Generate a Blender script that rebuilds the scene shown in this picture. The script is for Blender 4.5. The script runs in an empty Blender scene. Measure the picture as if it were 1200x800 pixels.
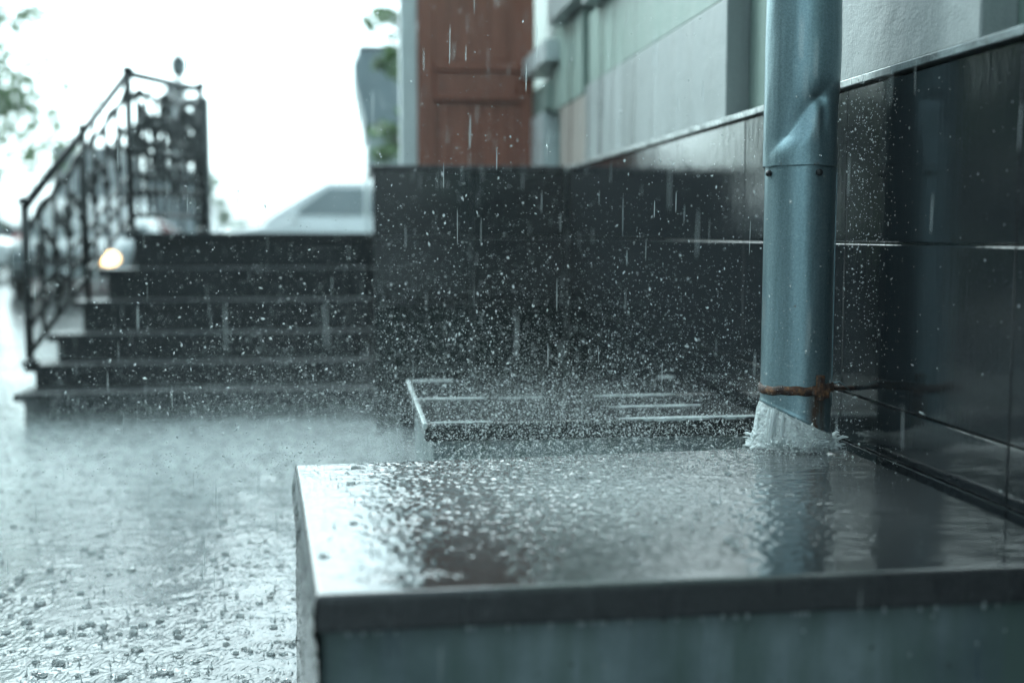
import bpy, bmesh, math, random
import numpy as np
from mathutils import Vector, Matrix
R = math.radians
random.seed(7)
rng = np.random.default_rng(11)
scene = bpy.context.scene
COL = scene.collection

# ------------------------------------------------------------------ camera
CAM_H = 0.86
psi, th = R(7.698), R(5.143)
F = Vector((math.sin(psi)*math.cos(th), math.cos(psi)*math.cos(th), -math.sin(th)))
RT = Vector((math.cos(psi), -math.sin(psi), 0))
UP = RT.cross(F)
cam_data = bpy.data.cameras.new("camera")
cam = bpy.data.objects.new("camera", cam_data)
COL.objects.link(cam)
m = Matrix((RT, UP, -F)).transposed().to_4x4()
m.translation = Vector((0, 0, CAM_H))
cam.matrix_world = m
cam_data.sensor_width = 36
cam_data.lens = 42.0
cam_data.clip_start = 0.05
cam_data.clip_end = 800
cam_data.dof.use_dof = True
cam_data.dof.focus_distance = 2.24
cam_data.dof.aperture_fstop = 1.75
cam_data.dof.aperture_blades = 0
scene.camera = cam

# ------------------------------------------------------------------ sky, sun, exposure
SUN_EL, SUN_AZ = R(42), R(-31)      # azimuth measured from +Y towards +X
world = bpy.data.worlds.new("World")
scene.world = world
world.use_nodes = True
wn, wl = world.node_tree.nodes, world.node_tree.links
wn.clear()
wo = wn.new("ShaderNodeOutputWorld")
bg = wn.new("ShaderNodeBackground")
sky = wn.new("ShaderNodeTexSky")
sky.sky_type = 'NISHITA'
sky.sun_disc = False
sky.sun_elevation = SUN_EL
sky.sun_rotation = SUN_AZ
sky.dust_density = 4.0
hs = wn.new("ShaderNodeHueSaturation")          # an overcast lid takes nearly all the blue out of the sky
hs.inputs["Saturation"].default_value = 0.16
tint = wn.new("ShaderNodeMix"); tint.data_type = 'RGBA'; tint.blend_type = 'MULTIPLY'
tint.inputs[0].default_value = 1.0
tint.inputs[7].default_value = (0.75, 1.0, 1.05, 1)
wl.new(sky.outputs[0], hs.inputs["Color"])
wl.new(hs.outputs[0], tint.inputs[6])
wl.new(tint.outputs[2], bg.inputs["Color"])
bg.inputs["Strength"].default_value = 0.15
wl.new(bg.outputs[0], wo.inputs["Surface"])
sun_data = bpy.data.lights.new("sun", 'SUN')
sun_data.energy = 0.5
sun_data.angle = R(70)
sun_data.color = (1.0, 0.98, 0.95)
sun = bpy.data.objects.new("sun", sun_data)
COL.objects.link(sun)
d = Vector((math.sin(SUN_AZ)*math.cos(SUN_EL), math.cos(SUN_AZ)*math.cos(SUN_EL), math.sin(SUN_EL)))
sun.rotation_euler = (-d).to_track_quat('-Z', 'Y').to_euler()
scene.view_settings.view_transform = 'Standard'
scene.view_settings.look = 'None'
scene.view_settings.exposure = 1.7
scene.view_settings.gamma = 1.0
scene.render.engine = 'CYCLES'
scene.cycles.max_bounces = 8
scene.cycles.transmission_bounces = 6
scene.cycles.volume_bounces = 1
scene.cycles.caustics_reflective = False
scene.cycles.caustics_refractive = False
scene.cycles.volume_step_rate = 4
scene.cycles.sample_clamp_indirect = 8

# ------------------------------------------------------------------ helpers
ORG = {}
def thing(name, label, cat, loc=(0, 0, 0), group=None):
    o = bpy.data.objects.new(name, None)
    o.empty_display_size = 0.2
    COL.objects.link(o)
    o.location = loc
    o["label"] = label; o["category"] = cat
    if group: o["group"] = group
    ORG[o.name] = Vector(loc)
    return o

def link_mesh(name, me, mat, parent=None, smooth=False):
    """me holds world coordinates; a child's vertices are moved into its thing's space"""
    if parent is not None:
        me.transform(Matrix.Translation(-ORG[parent.name]))
    o = bpy.data.objects.new(name, me)
    COL.objects.link(o)
    if mat is not None: me.materials.append(mat)
    if smooth:
        me.polygons.foreach_set("use_smooth", np.ones(len(me.polygons), dtype=bool))
    if parent is not None:
        o.parent = parent
        ORG[o.name] = ORG[parent.name]
    else:
        ORG[o.name] = Vector((0, 0, 0))
    return o

def np_mesh(name, V, Fq):
    V = np.ascontiguousarray(V, dtype=np.float32); Fq = np.ascontiguousarray(Fq, dtype=np.int32)
    me = bpy.data.meshes.new(name)
    n, k = Fq.shape
    me.vertices.add(len(V)); me.vertices.foreach_set("co", V.ravel())
    me.loops.add(n*k); me.loops.foreach_set("vertex_index", Fq.ravel())
    me.polygons.add(n)
    me.polygons.foreach_set("loop_start", np.arange(0, n*k, k, dtype=np.int32))
    me.update(calc_edges=True)
    return me

def bm_mesh(name, bm):
    me = bpy.data.meshes.new(name)
    bm.normal_update(); bm.to_mesh(me); bm.free()
    return me

def add_box(bm, x0, x1, y0, y1, z0, z1, bev=0.0, seg=1):
    vs = [bm.verts.new(p) for p in ((x0,y0,z0),(x1,y0,z0),(x1,y1,z0),(x0,y1,z0),(x0,y0,z1),(x1,y0,z1),(x1,y1,z1),(x0,y1,z1))]
    fs = [bm.faces.new([vs[i] for i in f]) for f in ((3,2,1,0),(4,5,6,7),(0,1,5,4),(1,2,6,5),(2,3,7,6),(3,0,4,7))]
    if bev:
        es = {e for f in fs for e in f.edges}
        bmesh.ops.bevel(bm, geom=list(es), offset=bev, segments=seg, affect='EDGES', profile=0.5)

def box(name, x0, x1, y0, y1, z0, z1, mat, parent=None, bev=0.0, seg=1):
    bm = bmesh.new(); add_box(bm, x0, x1, y0, y1, z0, z1, bev, seg)
    return link_mesh(name, bm_mesh(name, bm), mat, parent)

def add_prism(bm, pts, axis, a0, a1, bev=0.0, seg=1):
    """polygon pts in the plane normal to axis ('x','y','z'), swept from a0 to a1"""
    def P(p, a):
        return {'x': (a, p[0], p[1]), 'y': (p[0], a, p[1]), 'z': (p[0], p[1], a)}[axis]
    A = [bm.verts.new(P(p, a0)) for p in pts]; B = [bm.verts.new(P(p, a1)) for p in pts]
    n = len(pts)
    fs = [bm.faces.new(A[::-1]), bm.faces.new(B)]
    for i in range(n):
        fs.append(bm.faces.new((A[i], A[(i+1) % n], B[(i+1) % n], B[i])))
    bmesh.ops.recalc_face_normals(bm, faces=fs)
    if bev:
        es = {e for f in fs for e in f.edges}
        bmesh.ops.bevel(bm, geom=list(es), offset=bev, segments=seg, affect='EDGES', profile=0.5)

def prism(name, pts, axis, a0, a1, mat, parent=None, bev=0.0, seg=1, smooth=False):
    bm = bmesh.new(); add_prism(bm, pts, axis, a0, a1, bev, seg)
    return link_mesh(name, bm_mesh(name, bm), mat, parent, smooth)

def tube_arrays(path, rad, sides=8, cap=True):
    path = [Vector(p) for p in path]
    rads = rad if hasattr(rad, '__len__') else [rad]*len(path)
    V, Fc = [], []
    prev = None
    for i, p in enumerate(path):
        t = (path[min(i+1, len(path)-1)] - path[max(i-1, 0)]).normalized()
        ref = Vector((0, 0, 1)) if abs(t.z) < 0.95 else Vector((0, 1, 0))
        a = t.cross(ref).normalized()
        if prev is not None and a.dot(prev) < 0: a = -a
        prev = a
        b = t.cross(a)
        for k in range(sides):
            an = 2*math.pi*k/sides
            V.append(p + (a*math.cos(an) + b*math.sin(an))*rads[i])
    for i in range(len(path)-1):
        for k in range(sides):
            k2 = (k+1) % sides
            Fc.append((i*sides+k, i*sides+k2, (i+1)*sides+k2, (i+1)*sides+k))
    return V, Fc

def add_tube(bm, path, rad, sides=8):
    V, Fc = tube_arrays(path, rad, sides)
    vs = [bm.verts.new(v) for v in V]
    fs = [bm.faces.new([vs[i] for i in f]) for f in Fc]
    fs.append(bm.faces.new(vs[:sides])); fs.append(bm.faces.new(vs[-sides:]))
    bmesh.ops.recalc_face_normals(bm, faces=fs)

def tube(name, path, rad, mat, parent=None, sides=8, smooth=True):
    bm = bmesh.new(); add_tube(bm, path, rad, sides)
    return link_mesh(name, bm_mesh(name, bm), mat, parent, smooth)

def add_lathe(bm, prof, cx, cy, sides=24):
    rings = []
    for r, z in prof:
        rings.append([bm.verts.new((cx + r*math.cos(2*math.pi*k/sides), cy + r*math.sin(2*math.pi*k/sides), z)) for k in range(sides)])
    fs = []
    for i in range(len(rings)-1):
        for k in range(sides):
            fs.append(bm.faces.new((rings[i][k], rings[i][(k+1) % sides], rings[i+1][(k+1) % sides], rings[i+1][k])))
    fs.append(bm.faces.new(rings[0][::-1])); fs.append(bm.faces.new(rings[-1]))
    bmesh.ops.recalc_face_normals(bm, faces=fs)

def lathe(name, prof, cx, cy, mat, parent=None, sides=24, smooth=True):
    bm = bmesh.new(); add_lathe(bm, prof, cx, cy, sides)
    return link_mesh(name, bm_mesh(name, bm), mat, parent, smooth)

def vnoise(x, y, scale, seed):
    """smooth value noise, arrays in, about -1..1 out"""
    g = np.random.default_rng(seed).uniform(-1, 1, (257, 257))
    u, v = x*scale, y*scale
    i, j = np.floor(u).astype(int), np.floor(v).astype(int)
    fu, fv = u-i, v-j
    fu = fu*fu*(3-2*fu); fv = fv*fv*(3-2*fv)
    a, b = g[i % 256, j % 256], g[(i+1) % 256, j % 256]
    c, d_ = g[i % 256, (j+1) % 256], g[(i+1) % 256, (j+1) % 256]
    return (a*(1-fu)+b*fu)*(1-fv) + (c*(1-fu)+d_*fu)*fv

# ------------------------------------------------------------------ materials
class Mat:
    def __init__(s, name, base=(0.5,0.5,0.5), rough=0.5, metal=0.0, ior=1.5):
        s.m = bpy.data.materials.new(name); s.m.use_nodes = True
        s.t = s.m.node_tree; s.n = s.t.nodes
        s.b = s.n["Principled BSDF"]
        s.set("Base Color", (*base, 1)); s.set("Roughness", rough); s.set("Metallic", metal); s.set("IOR", ior)
    def set(s, k, v): s.b.inputs[k].default_value = v
    def link(s, a, b): s.t.links.new(a, b)
    def coord(s, scale=(1,1,1)):
        g = s.n.new("ShaderNodeNewGeometry")
        mp = s.n.new("ShaderNodeMapping"); mp.inputs["Scale"].default_value = scale
        s.link(g.outputs["Position"], mp.inputs["Vector"])
        return mp.outputs[0]
    def noise(s, scale, detail=4, rough=0.55, vec=None, dist=0.0):
        t = s.n.new("ShaderNodeTexNoise"); t.inputs["Scale"].default_value = scale
        t.inputs["Detail"].default_value = detail; t.inputs["Roughness"].default_value = rough
        t.inputs["Distortion"].default_value = dist
        s.link(vec if vec is not None else s.coord(), t.inputs["Vector"])
        return t.outputs["Fac"]
    def ramp(s, fac, stops):
        r = s.n.new("ShaderNodeValToRGB")
        e = r.color_ramp.elements
        while len(e) < len(stops): e.new(0.5)
        for i, (p, c) in enumerate(stops):
            e[i].position = p; e[i].color = (*c, 1) if hasattr(c, '__len__') else (c, c, c, 1)
        s.link(fac, r.inputs[0]); return r.outputs[0]
    def mix(s, fac, a, b, mode='MIX'):
        x = s.n.new("ShaderNodeMix"); x.data_type = 'RGBA'; x.blend_type = mode
        for sock, v in ((x.inputs[0], fac), (x.inputs[6], a), (x.inputs[7], b)):
            if hasattr(v, 'is_output'): s.link(v, sock)
            elif hasattr(v, '__len__'): sock.default_value = (*v, 1)
            else: sock.default_value = v
        return x.outputs[2]
    def math(s, op, a, b=None):
        x = s.n.new("ShaderNodeMath"); x.operation = op
        for i, v in enumerate((a, b)):
            if v is None: continue
            if hasattr(v, 'is_output'): s.link(v, x.inputs[i])
            else: x.inputs[i].default_value = v
        return x.outputs[0]
    def bump(s, h, strength, dist=0.01, prev=None):
        b = s.n.new("ShaderNodeBump"); b.inputs["Strength"].default_value = strength; b.inputs["Distance"].default_value = dist
        s.link(h, b.inputs["Height"])
        if prev is not None: s.link(prev, b.inputs["Normal"])
        return b.outputs[0]
    def normal(s, nrm): s.link(nrm, s.b.inputs["Normal"])
    def color(s, c): s.link(c, s.b.inputs["Base Color"])
    def rough(s, c): s.link(c, s.b.inputs["Roughness"])

def make_granite(name, streak=1.0):
    g = Mat(name, rough=0.07, ior=1.52)
    sp = g.noise(420, 3, 0.7)
    g.color(g.ramp(sp, [(0.40, (0.004,0.005,0.006)), (0.56, (0.009,0.012,0.014)), (0.72, (0.05,0.06,0.065))]))
    st = g.noise(1.0, 5, 0.6, g.coord((60, 60, 4)))           # vertical runnels of water
    blot = g.noise(7, 3)
    g.rough(g.ramp(g.noise(1.0, 4, 0.6, g.coord((34, 34, 3))), [(0.35, 0.008), (0.62, 0.025), (0.8, 0.08)]))
    n1 = g.bump(st, 0.10*streak, 0.004)
    n2 = g.bump(g.noise(300, 2, 0.6), 0.05*streak, 0.002, n1)
    g.normal(g.bump(blot, 0.05, 0.02, n2))
    return g.m
M_GRANITE = make_granite("polished_granite", 1.0)
M_GRANITE_PORCH = make_granite("polished_granite_porch", 0.8)

def make_step():
    g = Mat("wet_dark_stone", rough=0.25, ior=1.22)
    sp = g.noise(160, 4, 0.7); big = g.noise(3, 4)
    c = g.ramp(sp, [(0.35, (0.010,0.013,0.015)), (0.6, (0.022,0.027,0.030)), (0.75, (0.055,0.064,0.068))])
    g.color(g.mix(g.ramp(big, [(0.35, 0.0), (0.7, 0.35)]), c, (0.045,0.055,0.058)))
    g.rough(g.ramp(big, [(0.3, 0.30), (0.7, 0.6)]))
    g.normal(g.bump(g.noise(40, 3), 0.15, 0.01))
    return g.m
M_STEP = make_step()

def make_stucco(name, lo, hi, scale=1.0):
    g = Mat(name, rough=0.55)
    st = g.noise(1.0, 5, 0.6, g.coord((9, 9, 0.8)))            # run-off streaks down the render
    fine = g.noise(180, 3, 0.7)
    c = g.ramp(st, [(0.32, lo), (0.66, hi)])
    c = g.mix(g.ramp(fine, [(0.4, 0.0), (0.75, 0.22)]), c, tuple(v*0.7 for v in lo))
    g.color(c)
    g.rough(g.ramp(st, [(0.35, 0.25), (0.65, 0.6)]))
    g.normal(g.bump(fine, 0.25, 0.004, g.bump(g.noise(22, 3), 0.2, 0.01)))
    return g.m
M_STUC_GREY = make_stucco("grey_render", (0.19,0.215,0.215), (0.29,0.32,0.32))
M_STUC_GREEN = make_stucco("green_render", (0.16,0.225,0.20), (0.22,0.30,0.265))
M_STUC_BEIGE = make_stucco("beige_render", (0.22,0.20,0.18), (0.30,0.275,0.25))

def make_coping():
    g = Mat("wet_zinc_coping", (0.42,0.45,0.45), rough=0.28, metal=0.6)
    n = g.noise(1.0, 4, 0.6, g.coord((14, 14, 5)))
    g.color(g.ramp(n, [(0.35, (0.22,0.24,0.24)), (0.6, (0.52,0.55,0.55))]))
    g.rough(g.ramp(n, [(0.3, 0.45), (0.7, 0.18)]))
    g.normal(g.bump(g.noise(60, 3), 0.15, 0.005))
    return g.m
M_COPING = make_coping()

def make_concrete():
    g = Mat("wet_concrete", rough=0.5)
    n = g.noise(5, 6, 0.6); st = g.noise(1.0, 5, 0.6, g.coord((16, 16, 2.2)))
    c = g.ramp(n, [(0.3, (0.075,0.105,0.115)), (0.7, (0.235,0.285,0.295))])
    c = g.mix(g.ramp(st, [(0.40, 0.0), (0.62, 0.85)]), c, (0.075,0.115,0.10))
    pits = g.ramp(g.noise(70, 2, 0.5), [(0.24, 1.0), (0.30, 0.0)])
    g.color(g.mix(pits, c, (0.025,0.03,0.03)))
    g.rough(g.ramp(st, [(0.35, 0.25), (0.7, 0.6)]))
    g.normal(g.bump(n, 0.3, 0.02, g.bump(g.noise(120, 3), 0.2, 0.003)))
    return g.m
M_CONC = make_concrete()

def make_capstone():
    g = Mat("cap_stone", rough=0.35)
    n = g.noise(240, 4, 0.7); st = g.noise(1.0, 4, 0.6, g.coord((20, 20, 3)))
    c = g.ramp(n, [(0.35, (0.018,0.019,0.021)), (0.65, (0.05,0.05,0.053)), (0.8, (0.10,0.10,0.10))])
    g.color(c)
    g.rough(g.ramp(st, [(0.35, 0.15), (0.7, 0.5)]))
    g.normal(g.bump(n, 0.15, 0.002, g.bump(g.noise(30, 4), 0.25, 0.01)))
    return g.m
M_CAP = make_capstone()

def make_film(name, base, rough, fine, fs, ior=1.36):
    g = Mat(name, base, rough=rough, ior=ior)
    n = g.noise(90, 4, 0.6)
    g.color(g.ramp(g.noise(150, 4, 0.7), [(0.4, tuple(v*0.7 for v in base)), (0.7, tuple(v*1.5 for v in base))]))
    g.normal(g.bump(g.noise(fs, 3, 0.6), fine, 0.004))
    return g.m
def make_aerated(name, base, foam, cx, cy, sx, sy, r0=0.03, r1=0.04, ior=1.85, fs=70, fb=0.10, bs=210):
    """water film carrying a cloud of bubbles where the spray keeps landing"""
    g = Mat(name, base, rough=0.035, ior=ior)
    gp = g.n.new("ShaderNodeNewGeometry"); sp = g.n.new("ShaderNodeSeparateXYZ"); g.link(gp.outputs["Position"], sp.inputs[0])
    def sq(o, c, w): return g.math('POWER', g.math('MULTIPLY', g.math('SUBTRACT', o, c), 1.0/w), 2.0)
    dd = g.math('ADD', sq(sp.outputs[0], cx, sx), sq(sp.outputs[1], cy, sy))
    msk = g.math('POWER', 2.718, g.math('MULTIPLY', dd, -1.0))
    bub = g.ramp(g.noise(bs, 5, 0.75), [(0.38, 0.05), (0.66, 1.0)])
    g.color(g.mix(g.math('MULTIPLY', msk, bub), base, foam))
    g.rough(g.math('ADD', r0, g.math('MULTIPLY', msk, r1)))
    g.normal(g.bump(g.noise(fs, 3, 0.6), fb, 0.004))
    return g.m
M_FILM = make_aerated("water_over_dark_stone", (0.016,0.018,0.019), (0.30,0.33,0.335), 0.38, 1.84, 0.27, 0.26)
M_PUDDLE = make_aerated("water_over_asphalt", (0.085,0.10,0.105), (0.52,0.56,0.565), -0.45, 4.75, 1.45, 0.95, 0.10, 0.15, 1.36, 60, 0.2, 14)

def make_ground():
    g = Mat("wet_asphalt", rough=0.12, ior=1.4)
    n = g.noise(0.7, 4); f = g.noise(110, 4, 0.7)
    c = g.ramp(f, [(0.35, (0.028,0.034,0.036)), (0.7, (0.075,0.085,0.085))])
    g.color(c)
    g.rough(g.ramp(n, [(0.35, 0.05), (0.7, 0.22)]))
    g.normal(g.bump(g.noise(26, 4), 0.22, 0.01, g.bump(g.noise(5, 3), 0.2, 0.03)))
    return g.m
M_GROUND = make_ground()

def make_galv():
    g = Mat("galvanised_sheet", rough=0.34, metal=0.7)
    sp = g.n.new("ShaderNodeTexVoronoi"); sp.inputs["Scale"].default_value = 75
    g.link(g.coord((1, 1, 0.6)), sp.inputs["Vector"])
    st = g.noise(1.0, 6, 0.7, g.coord((42, 42, 2.2))); fine = g.noise(500, 2, 0.7)
    c = g.mix(0.5, g.ramp(st, [(0.3, (0.115,0.185,0.21)), (0.7, (0.28,0.385,0.42))]), g.ramp(g.noise(260, 4, 0.75), [(0.35, (0.10,0.17,0.19)), (0.65, (0.27,0.38,0.41))]))
    # rust run below the clamp and a smear above it (fixed to the pipe)
    gp = g.n.new("ShaderNodeNewGeometry"); sx = g.n.new("ShaderNodeSeparateXYZ"); g.link(gp.outputs["Position"], sx.inputs[0])
    gx = g.math('SUBTRACT', 1.0, g.math('MULTIPLY', g.math('ABSOLUTE', g.math('SUBTRACT', sx.outputs[0], 0.856)), 42.0))
    gz = g.math('MULTIPLY', g.math('SUBTRACT', 0.575, sx.outputs[2]), 60.0)
    gzc = g.math('MINIMUM', g.math('MAXIMUM', gz, 0.0), 1.0)
    wav = g.noise(1.0, 4, 0.6, g.coord((90, 90, 12)))
    fac = g.math('MULTIPLY', g.math('MULTIPLY', g.math('MAXIMUM', gx, 0.0), gzc), g.ramp(wav, [(0.3, 0.25), (0.6, 1.4)]))
    spots = g.math('MULTIPLY', g.ramp(g.noise(38, 3, 0.6), [(0.69, 0.0), (0.76, 0.7)]), 1.0)
    fac = g.math('MINIMUM', g.math('MAXIMUM', fac, spots), 0.9)
    g.color(g.mix(fac, c, (0.10,0.045,0.02)))
    g.rough(g.ramp(st, [(0.3, 0.26), (0.7, 0.40)]))
    g.link(g.math('SUBTRACT', 0.72, g.math('MULTIPLY', fac, 0.5)), g.b.inputs["Metallic"])
    g.normal(g.bump(fine, 0.22, 0.001, g.bump(g.noise(1.0, 3, 0.5, g.coord((40, 40, 7))), 0.16, 0.006)))
    return g.m
M_GALV = make_galv()

def make_rust():
    g = Mat("rusty_iron", rough=0.75, metal=0.1)
    n = g.noise(120, 5, 0.65); b = g.noise(45, 3)
    c = g.ramp(n, [(0.30, (0.025,0.011,0.007)), (0.52, (0.11,0.042,0.017)), (0.72, (0.40,0.22,0.09))])
    g.color(g.mix(g.ramp(b, [(0.46, 0.0), (0.56, 0.9)]), c, (0.022,0.011,0.009)))
    g.normal(g.bump(n, 0.6, 0.003))
    return g.m
M_RUST = make_rust()

def plain(name, base, rough=0.5, metal=0.0, vs=18, var=0.25, bump=0.1, spec=None):
    g = Mat(name, base, rough, metal)
    n = g.noise(vs, 4, 0.6)
    g.color(g.ramp(n, [(0.3, tuple(v*(1-var) for v in base)), (0.7, tuple(min(1, v*(1+var)) for v in base))]))
    g.rough(g.ramp(n, [(0.3, max(0.02, rough*0.7)), (0.7, min(1, rough*1.25))]))
    g.normal(g.bump(g.noise(vs*4, 3), bump, 0.004))
    return g.m
M_COPING_DIM = plain("dim_reflection_coping", (0.10,0.125,0.13), 0.4, 0.3, 30, 0.5, 0.3)  # darker copy of the coping, its weaker sky reflection put into the colour
M_IRON = plain("black_painted_iron", (0.012,0.016,0.017), 0.35, 0.2, 40)
M_WOOD = None
def make_wood():
    g = Mat("stained_wood", rough=0.4)
    n = g.noise(1.0, 5, 0.65, g.coord((38, 38, 2.2)), 1.2)
    g.color(g.ramp(n, [(0.3, (0.17,0.058,0.036)), (0.55, (0.29,0.098,0.060)), (0.75, (0.38,0.135,0.085))]))
    g.normal(g.bump(n, 0.2, 0.004))
    return g.m
M_WOOD = make_wood()
M_JOINT_GLINT = plain("pale_joint_glint", (0.50,0.55,0.55), 0.12, 0.0, 40, 0.4)  # pale grout colour, also paints sky highlights on the farther ledge
M_JOINTWET = plain("wet_grey_mortar", (0.20,0.23,0.23), 0.2, 0.0, 80, 0.3)
M_GREYCLAD = plain("blue_grey_cladding", (0.20,0.255,0.275), 0.45, 0.1, 3, 0.12)
M_GREYLIGHT = plain("pale_grey_cladding", (0.34,0.40,0.41), 0.45, 0.0, 3, 0.12)
M_GREYDARK = plain("dark_grey_cladding", (0.10,0.125,0.13), 0.5, 0.0, 3, 0.2)
M_JAMB = plain("white_frame_paint", (0.62,0.68,0.68), 0.35, 0.0, 8, 0.08)
M_CARWHITE = plain("white_car_paint", (0.86,0.88,0.88), 0.15, 0.0, 2, 0.04, 0.0)
M_CARGREY = plain("silver_car_paint", (0.36,0.40,0.41), 0.4, 0.0, 2, 0.06, 0.0)
M_CARGREY.node_tree.nodes["Principled BSDF"].inputs["Specular IOR Level"].default_value = 0.12
M_CARRED = plain("red_car_paint", (0.15,0.04,0.035), 0.2, 0.0, 2, 0.08, 0.0)
M_CARDARK = plain("dark_car_paint", (0.03,0.035,0.04), 0.12, 0.0, 2, 0.08, 0.0)
M_GLASS = plain("tinted_car_glass", (0.20,0.24,0.25), 0.10, 0.0, 2, 0.1, 0.0)
M_TYRE = plain("tyre_rubber", (0.02,0.02,0.02), 0.7)
M_RIM = plain("alloy_rim", (0.45,0.46,0.47), 0.3, 0.8)
M_TRIM = plain("black_plastic", (0.02,0.022,0.024), 0.5)
M_PANE = plain("window_glass", (0.04,0.05,0.055), 0.06, 0.0, 2, 0.1, 0.0)
M_BARK = plain("wet_bark", (0.06,0.05,0.042), 0.8, 0.0, 25, 0.4, 0.6)
M_LAMPGLASS = plain("opal_lamp_glass", (0.30,0.33,0.33), 0.3)
M_STRAP = plain("dark_screw_head", (0.015,0.016,0.018), 0.5, 0.3, 60)
M_RED = plain("red_tail_lens", (0.4,0.03,0.03), 0.2)

def make_leaf(name, a, b):
    g = Mat(name, a, rough=0.4)
    g.color(g.ramp(g.noise(3.0, 3), [(0.3, a), (0.7, b)]))
    tr = g.n.new("ShaderNodeBsdfTranslucent"); tr.inputs[0].default_value = (b[0]*1.3, b[1]*1.4, b[2], 1)
    mx = g.n.new("ShaderNodeMixShader"); mx.inputs[0].default_value = 0.35
    out = [n for n in g.n if n.type == 'OUTPUT_MATERIAL'][0]
    g.link(g.b.outputs[0], mx.inputs[1]); g.link(tr.outputs[0], mx.inputs[2]); g.link(mx.outputs[0], out.inputs[0])
    return g.m
M_LEAF = make_leaf("green_leaf", (0.045,0.085,0.04), (0.10,0.17,0.08))

def make_drop(name, white, glassw):
    """falling water: a clear refracting drop, partly aerated"""
    g = Mat(name, (0.9,0.97,1.0), rough=0.06, ior=1.33)
    g.set("Transmission Weight", 1.0)
    tr = g.n.new("ShaderNodeBsdfTranslucent"); tr.inputs[0].default_value = (white*0.94, white, white, 1)
    df = g.n.new("ShaderNodeBsdfDiffuse"); df.inputs[0].default_value = (white*0.94, white, white, 1)
    m1 = g.n.new("ShaderNodeMixShader"); m1.inputs[0].default_value = 0.5
    m2 = g.n.new("ShaderNodeMixShader"); m2.inputs[0].default_value = glassw
    out = [n for n in g.n if n.type == 'OUTPUT_MATERIAL'][0]
    g.link(tr.outputs[0], m1.inputs[1]); g.link(df.outputs[0], m1.inputs[2])
    g.link(m1.outputs[0], m2.inputs[1]); g.link(g.b.outputs[0], m2.inputs[2]); g.link(m2.outputs[0], out.inputs[0])
    return g
M_SPRAY = make_drop("spray_droplet_water", 0.74, 0.46).m
M_RAIN = make_drop("raindrop_water", 0.75, 0.6).m
gg = make_drop("churning_water", 0.98, 0.38)
gg.set("Roughness", 0.04)
gn = gg.noise(1.0, 4, 0.65, gg.coord((120, 120, 26)), 0.8)
gg.normal(gg.bump(gn, 0.8, 0.008))
M_GUSH = gg.m
M_MIST = make_drop("fine_rebound_droplets", 0.92, 0.2).m
M_CROWN = make_drop("splashed_water", 0.55, 0.5).m

# ------------------------------------------------------------------ ground and standing water
def ground():
    xs = np.concatenate([[-300, -100, -40], np.linspace(-20, 20, 9), [40, 100, 300]])
    ys = np.concatenate([[-150, -40], np.linspace(-20, 40, 13), [70, 150, 400]])
    X, Y = np.meshgrid(xs, ys, indexing='ij')
    V = np.stack([X.ravel(), Y.ravel(), np.zeros(X.size)], 1)
    a, b = len(xs), len(ys)
    i, j = np.meshgrid(np.arange(a-1), np.arange(b-1), indexing='ij'); i, j = i.ravel(), j.ravel()
    Fq = np.stack([i*b+j, (i+1)*b+j, (i+1)*b+j+1, i*b+j+1], 1)
    o = link_mesh("ground", np_mesh("ground", V, Fq), M_GROUND, None, True)
    o["kind"] = "structure"
ground()

def grid_faces(a, b):
    i, j = np.meshgrid(np.arange(a-1), np.arange(b-1), indexing='ij'); i, j = i.ravel(), j.ravel()
    return np.stack([i*b+j, (i+1)*b+j, (i+1)*b+j+1, i*b+j+1], 1)

def chop(X, Y, waves, seed):
    r = np.random.default_rng(seed); h = np.zeros_like(X)
    for lam0, lam1, n, slope in waves:
        for _ in range(n):
            lam = r.uniform(lam0, lam1); k = 2*math.pi/lam; a = r.uniform(0, 2*math.pi)
            h += slope/k/math.sqrt(n)*np.sin(k*(X*math.cos(a)+Y*math.sin(a))+r.uniform(0, 6.28))
    return h

def ring_waves(X, Y, centres, h):
    for cx, cy, r0, amp, lam in centres:
        R2 = r0 + 3*lam
        i0, i1 = np.searchsorted(X[:, 0], [cx-R2, cx+R2]); j0, j1 = np.searchsorted(Y[0, :], [cy-R2, cy+R2])
        if i1 <= i0 or j1 <= j0: continue
        rr = np.hypot(X[i0:i1, j0:j1]-cx, Y[i0:i1, j0:j1]-cy)
        h[i0:i1, j0:j1] += amp*np.cos(2*math.pi*(rr-r0)/lam)*np.exp(-((rr-r0)/(1.1*lam))**2)

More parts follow.
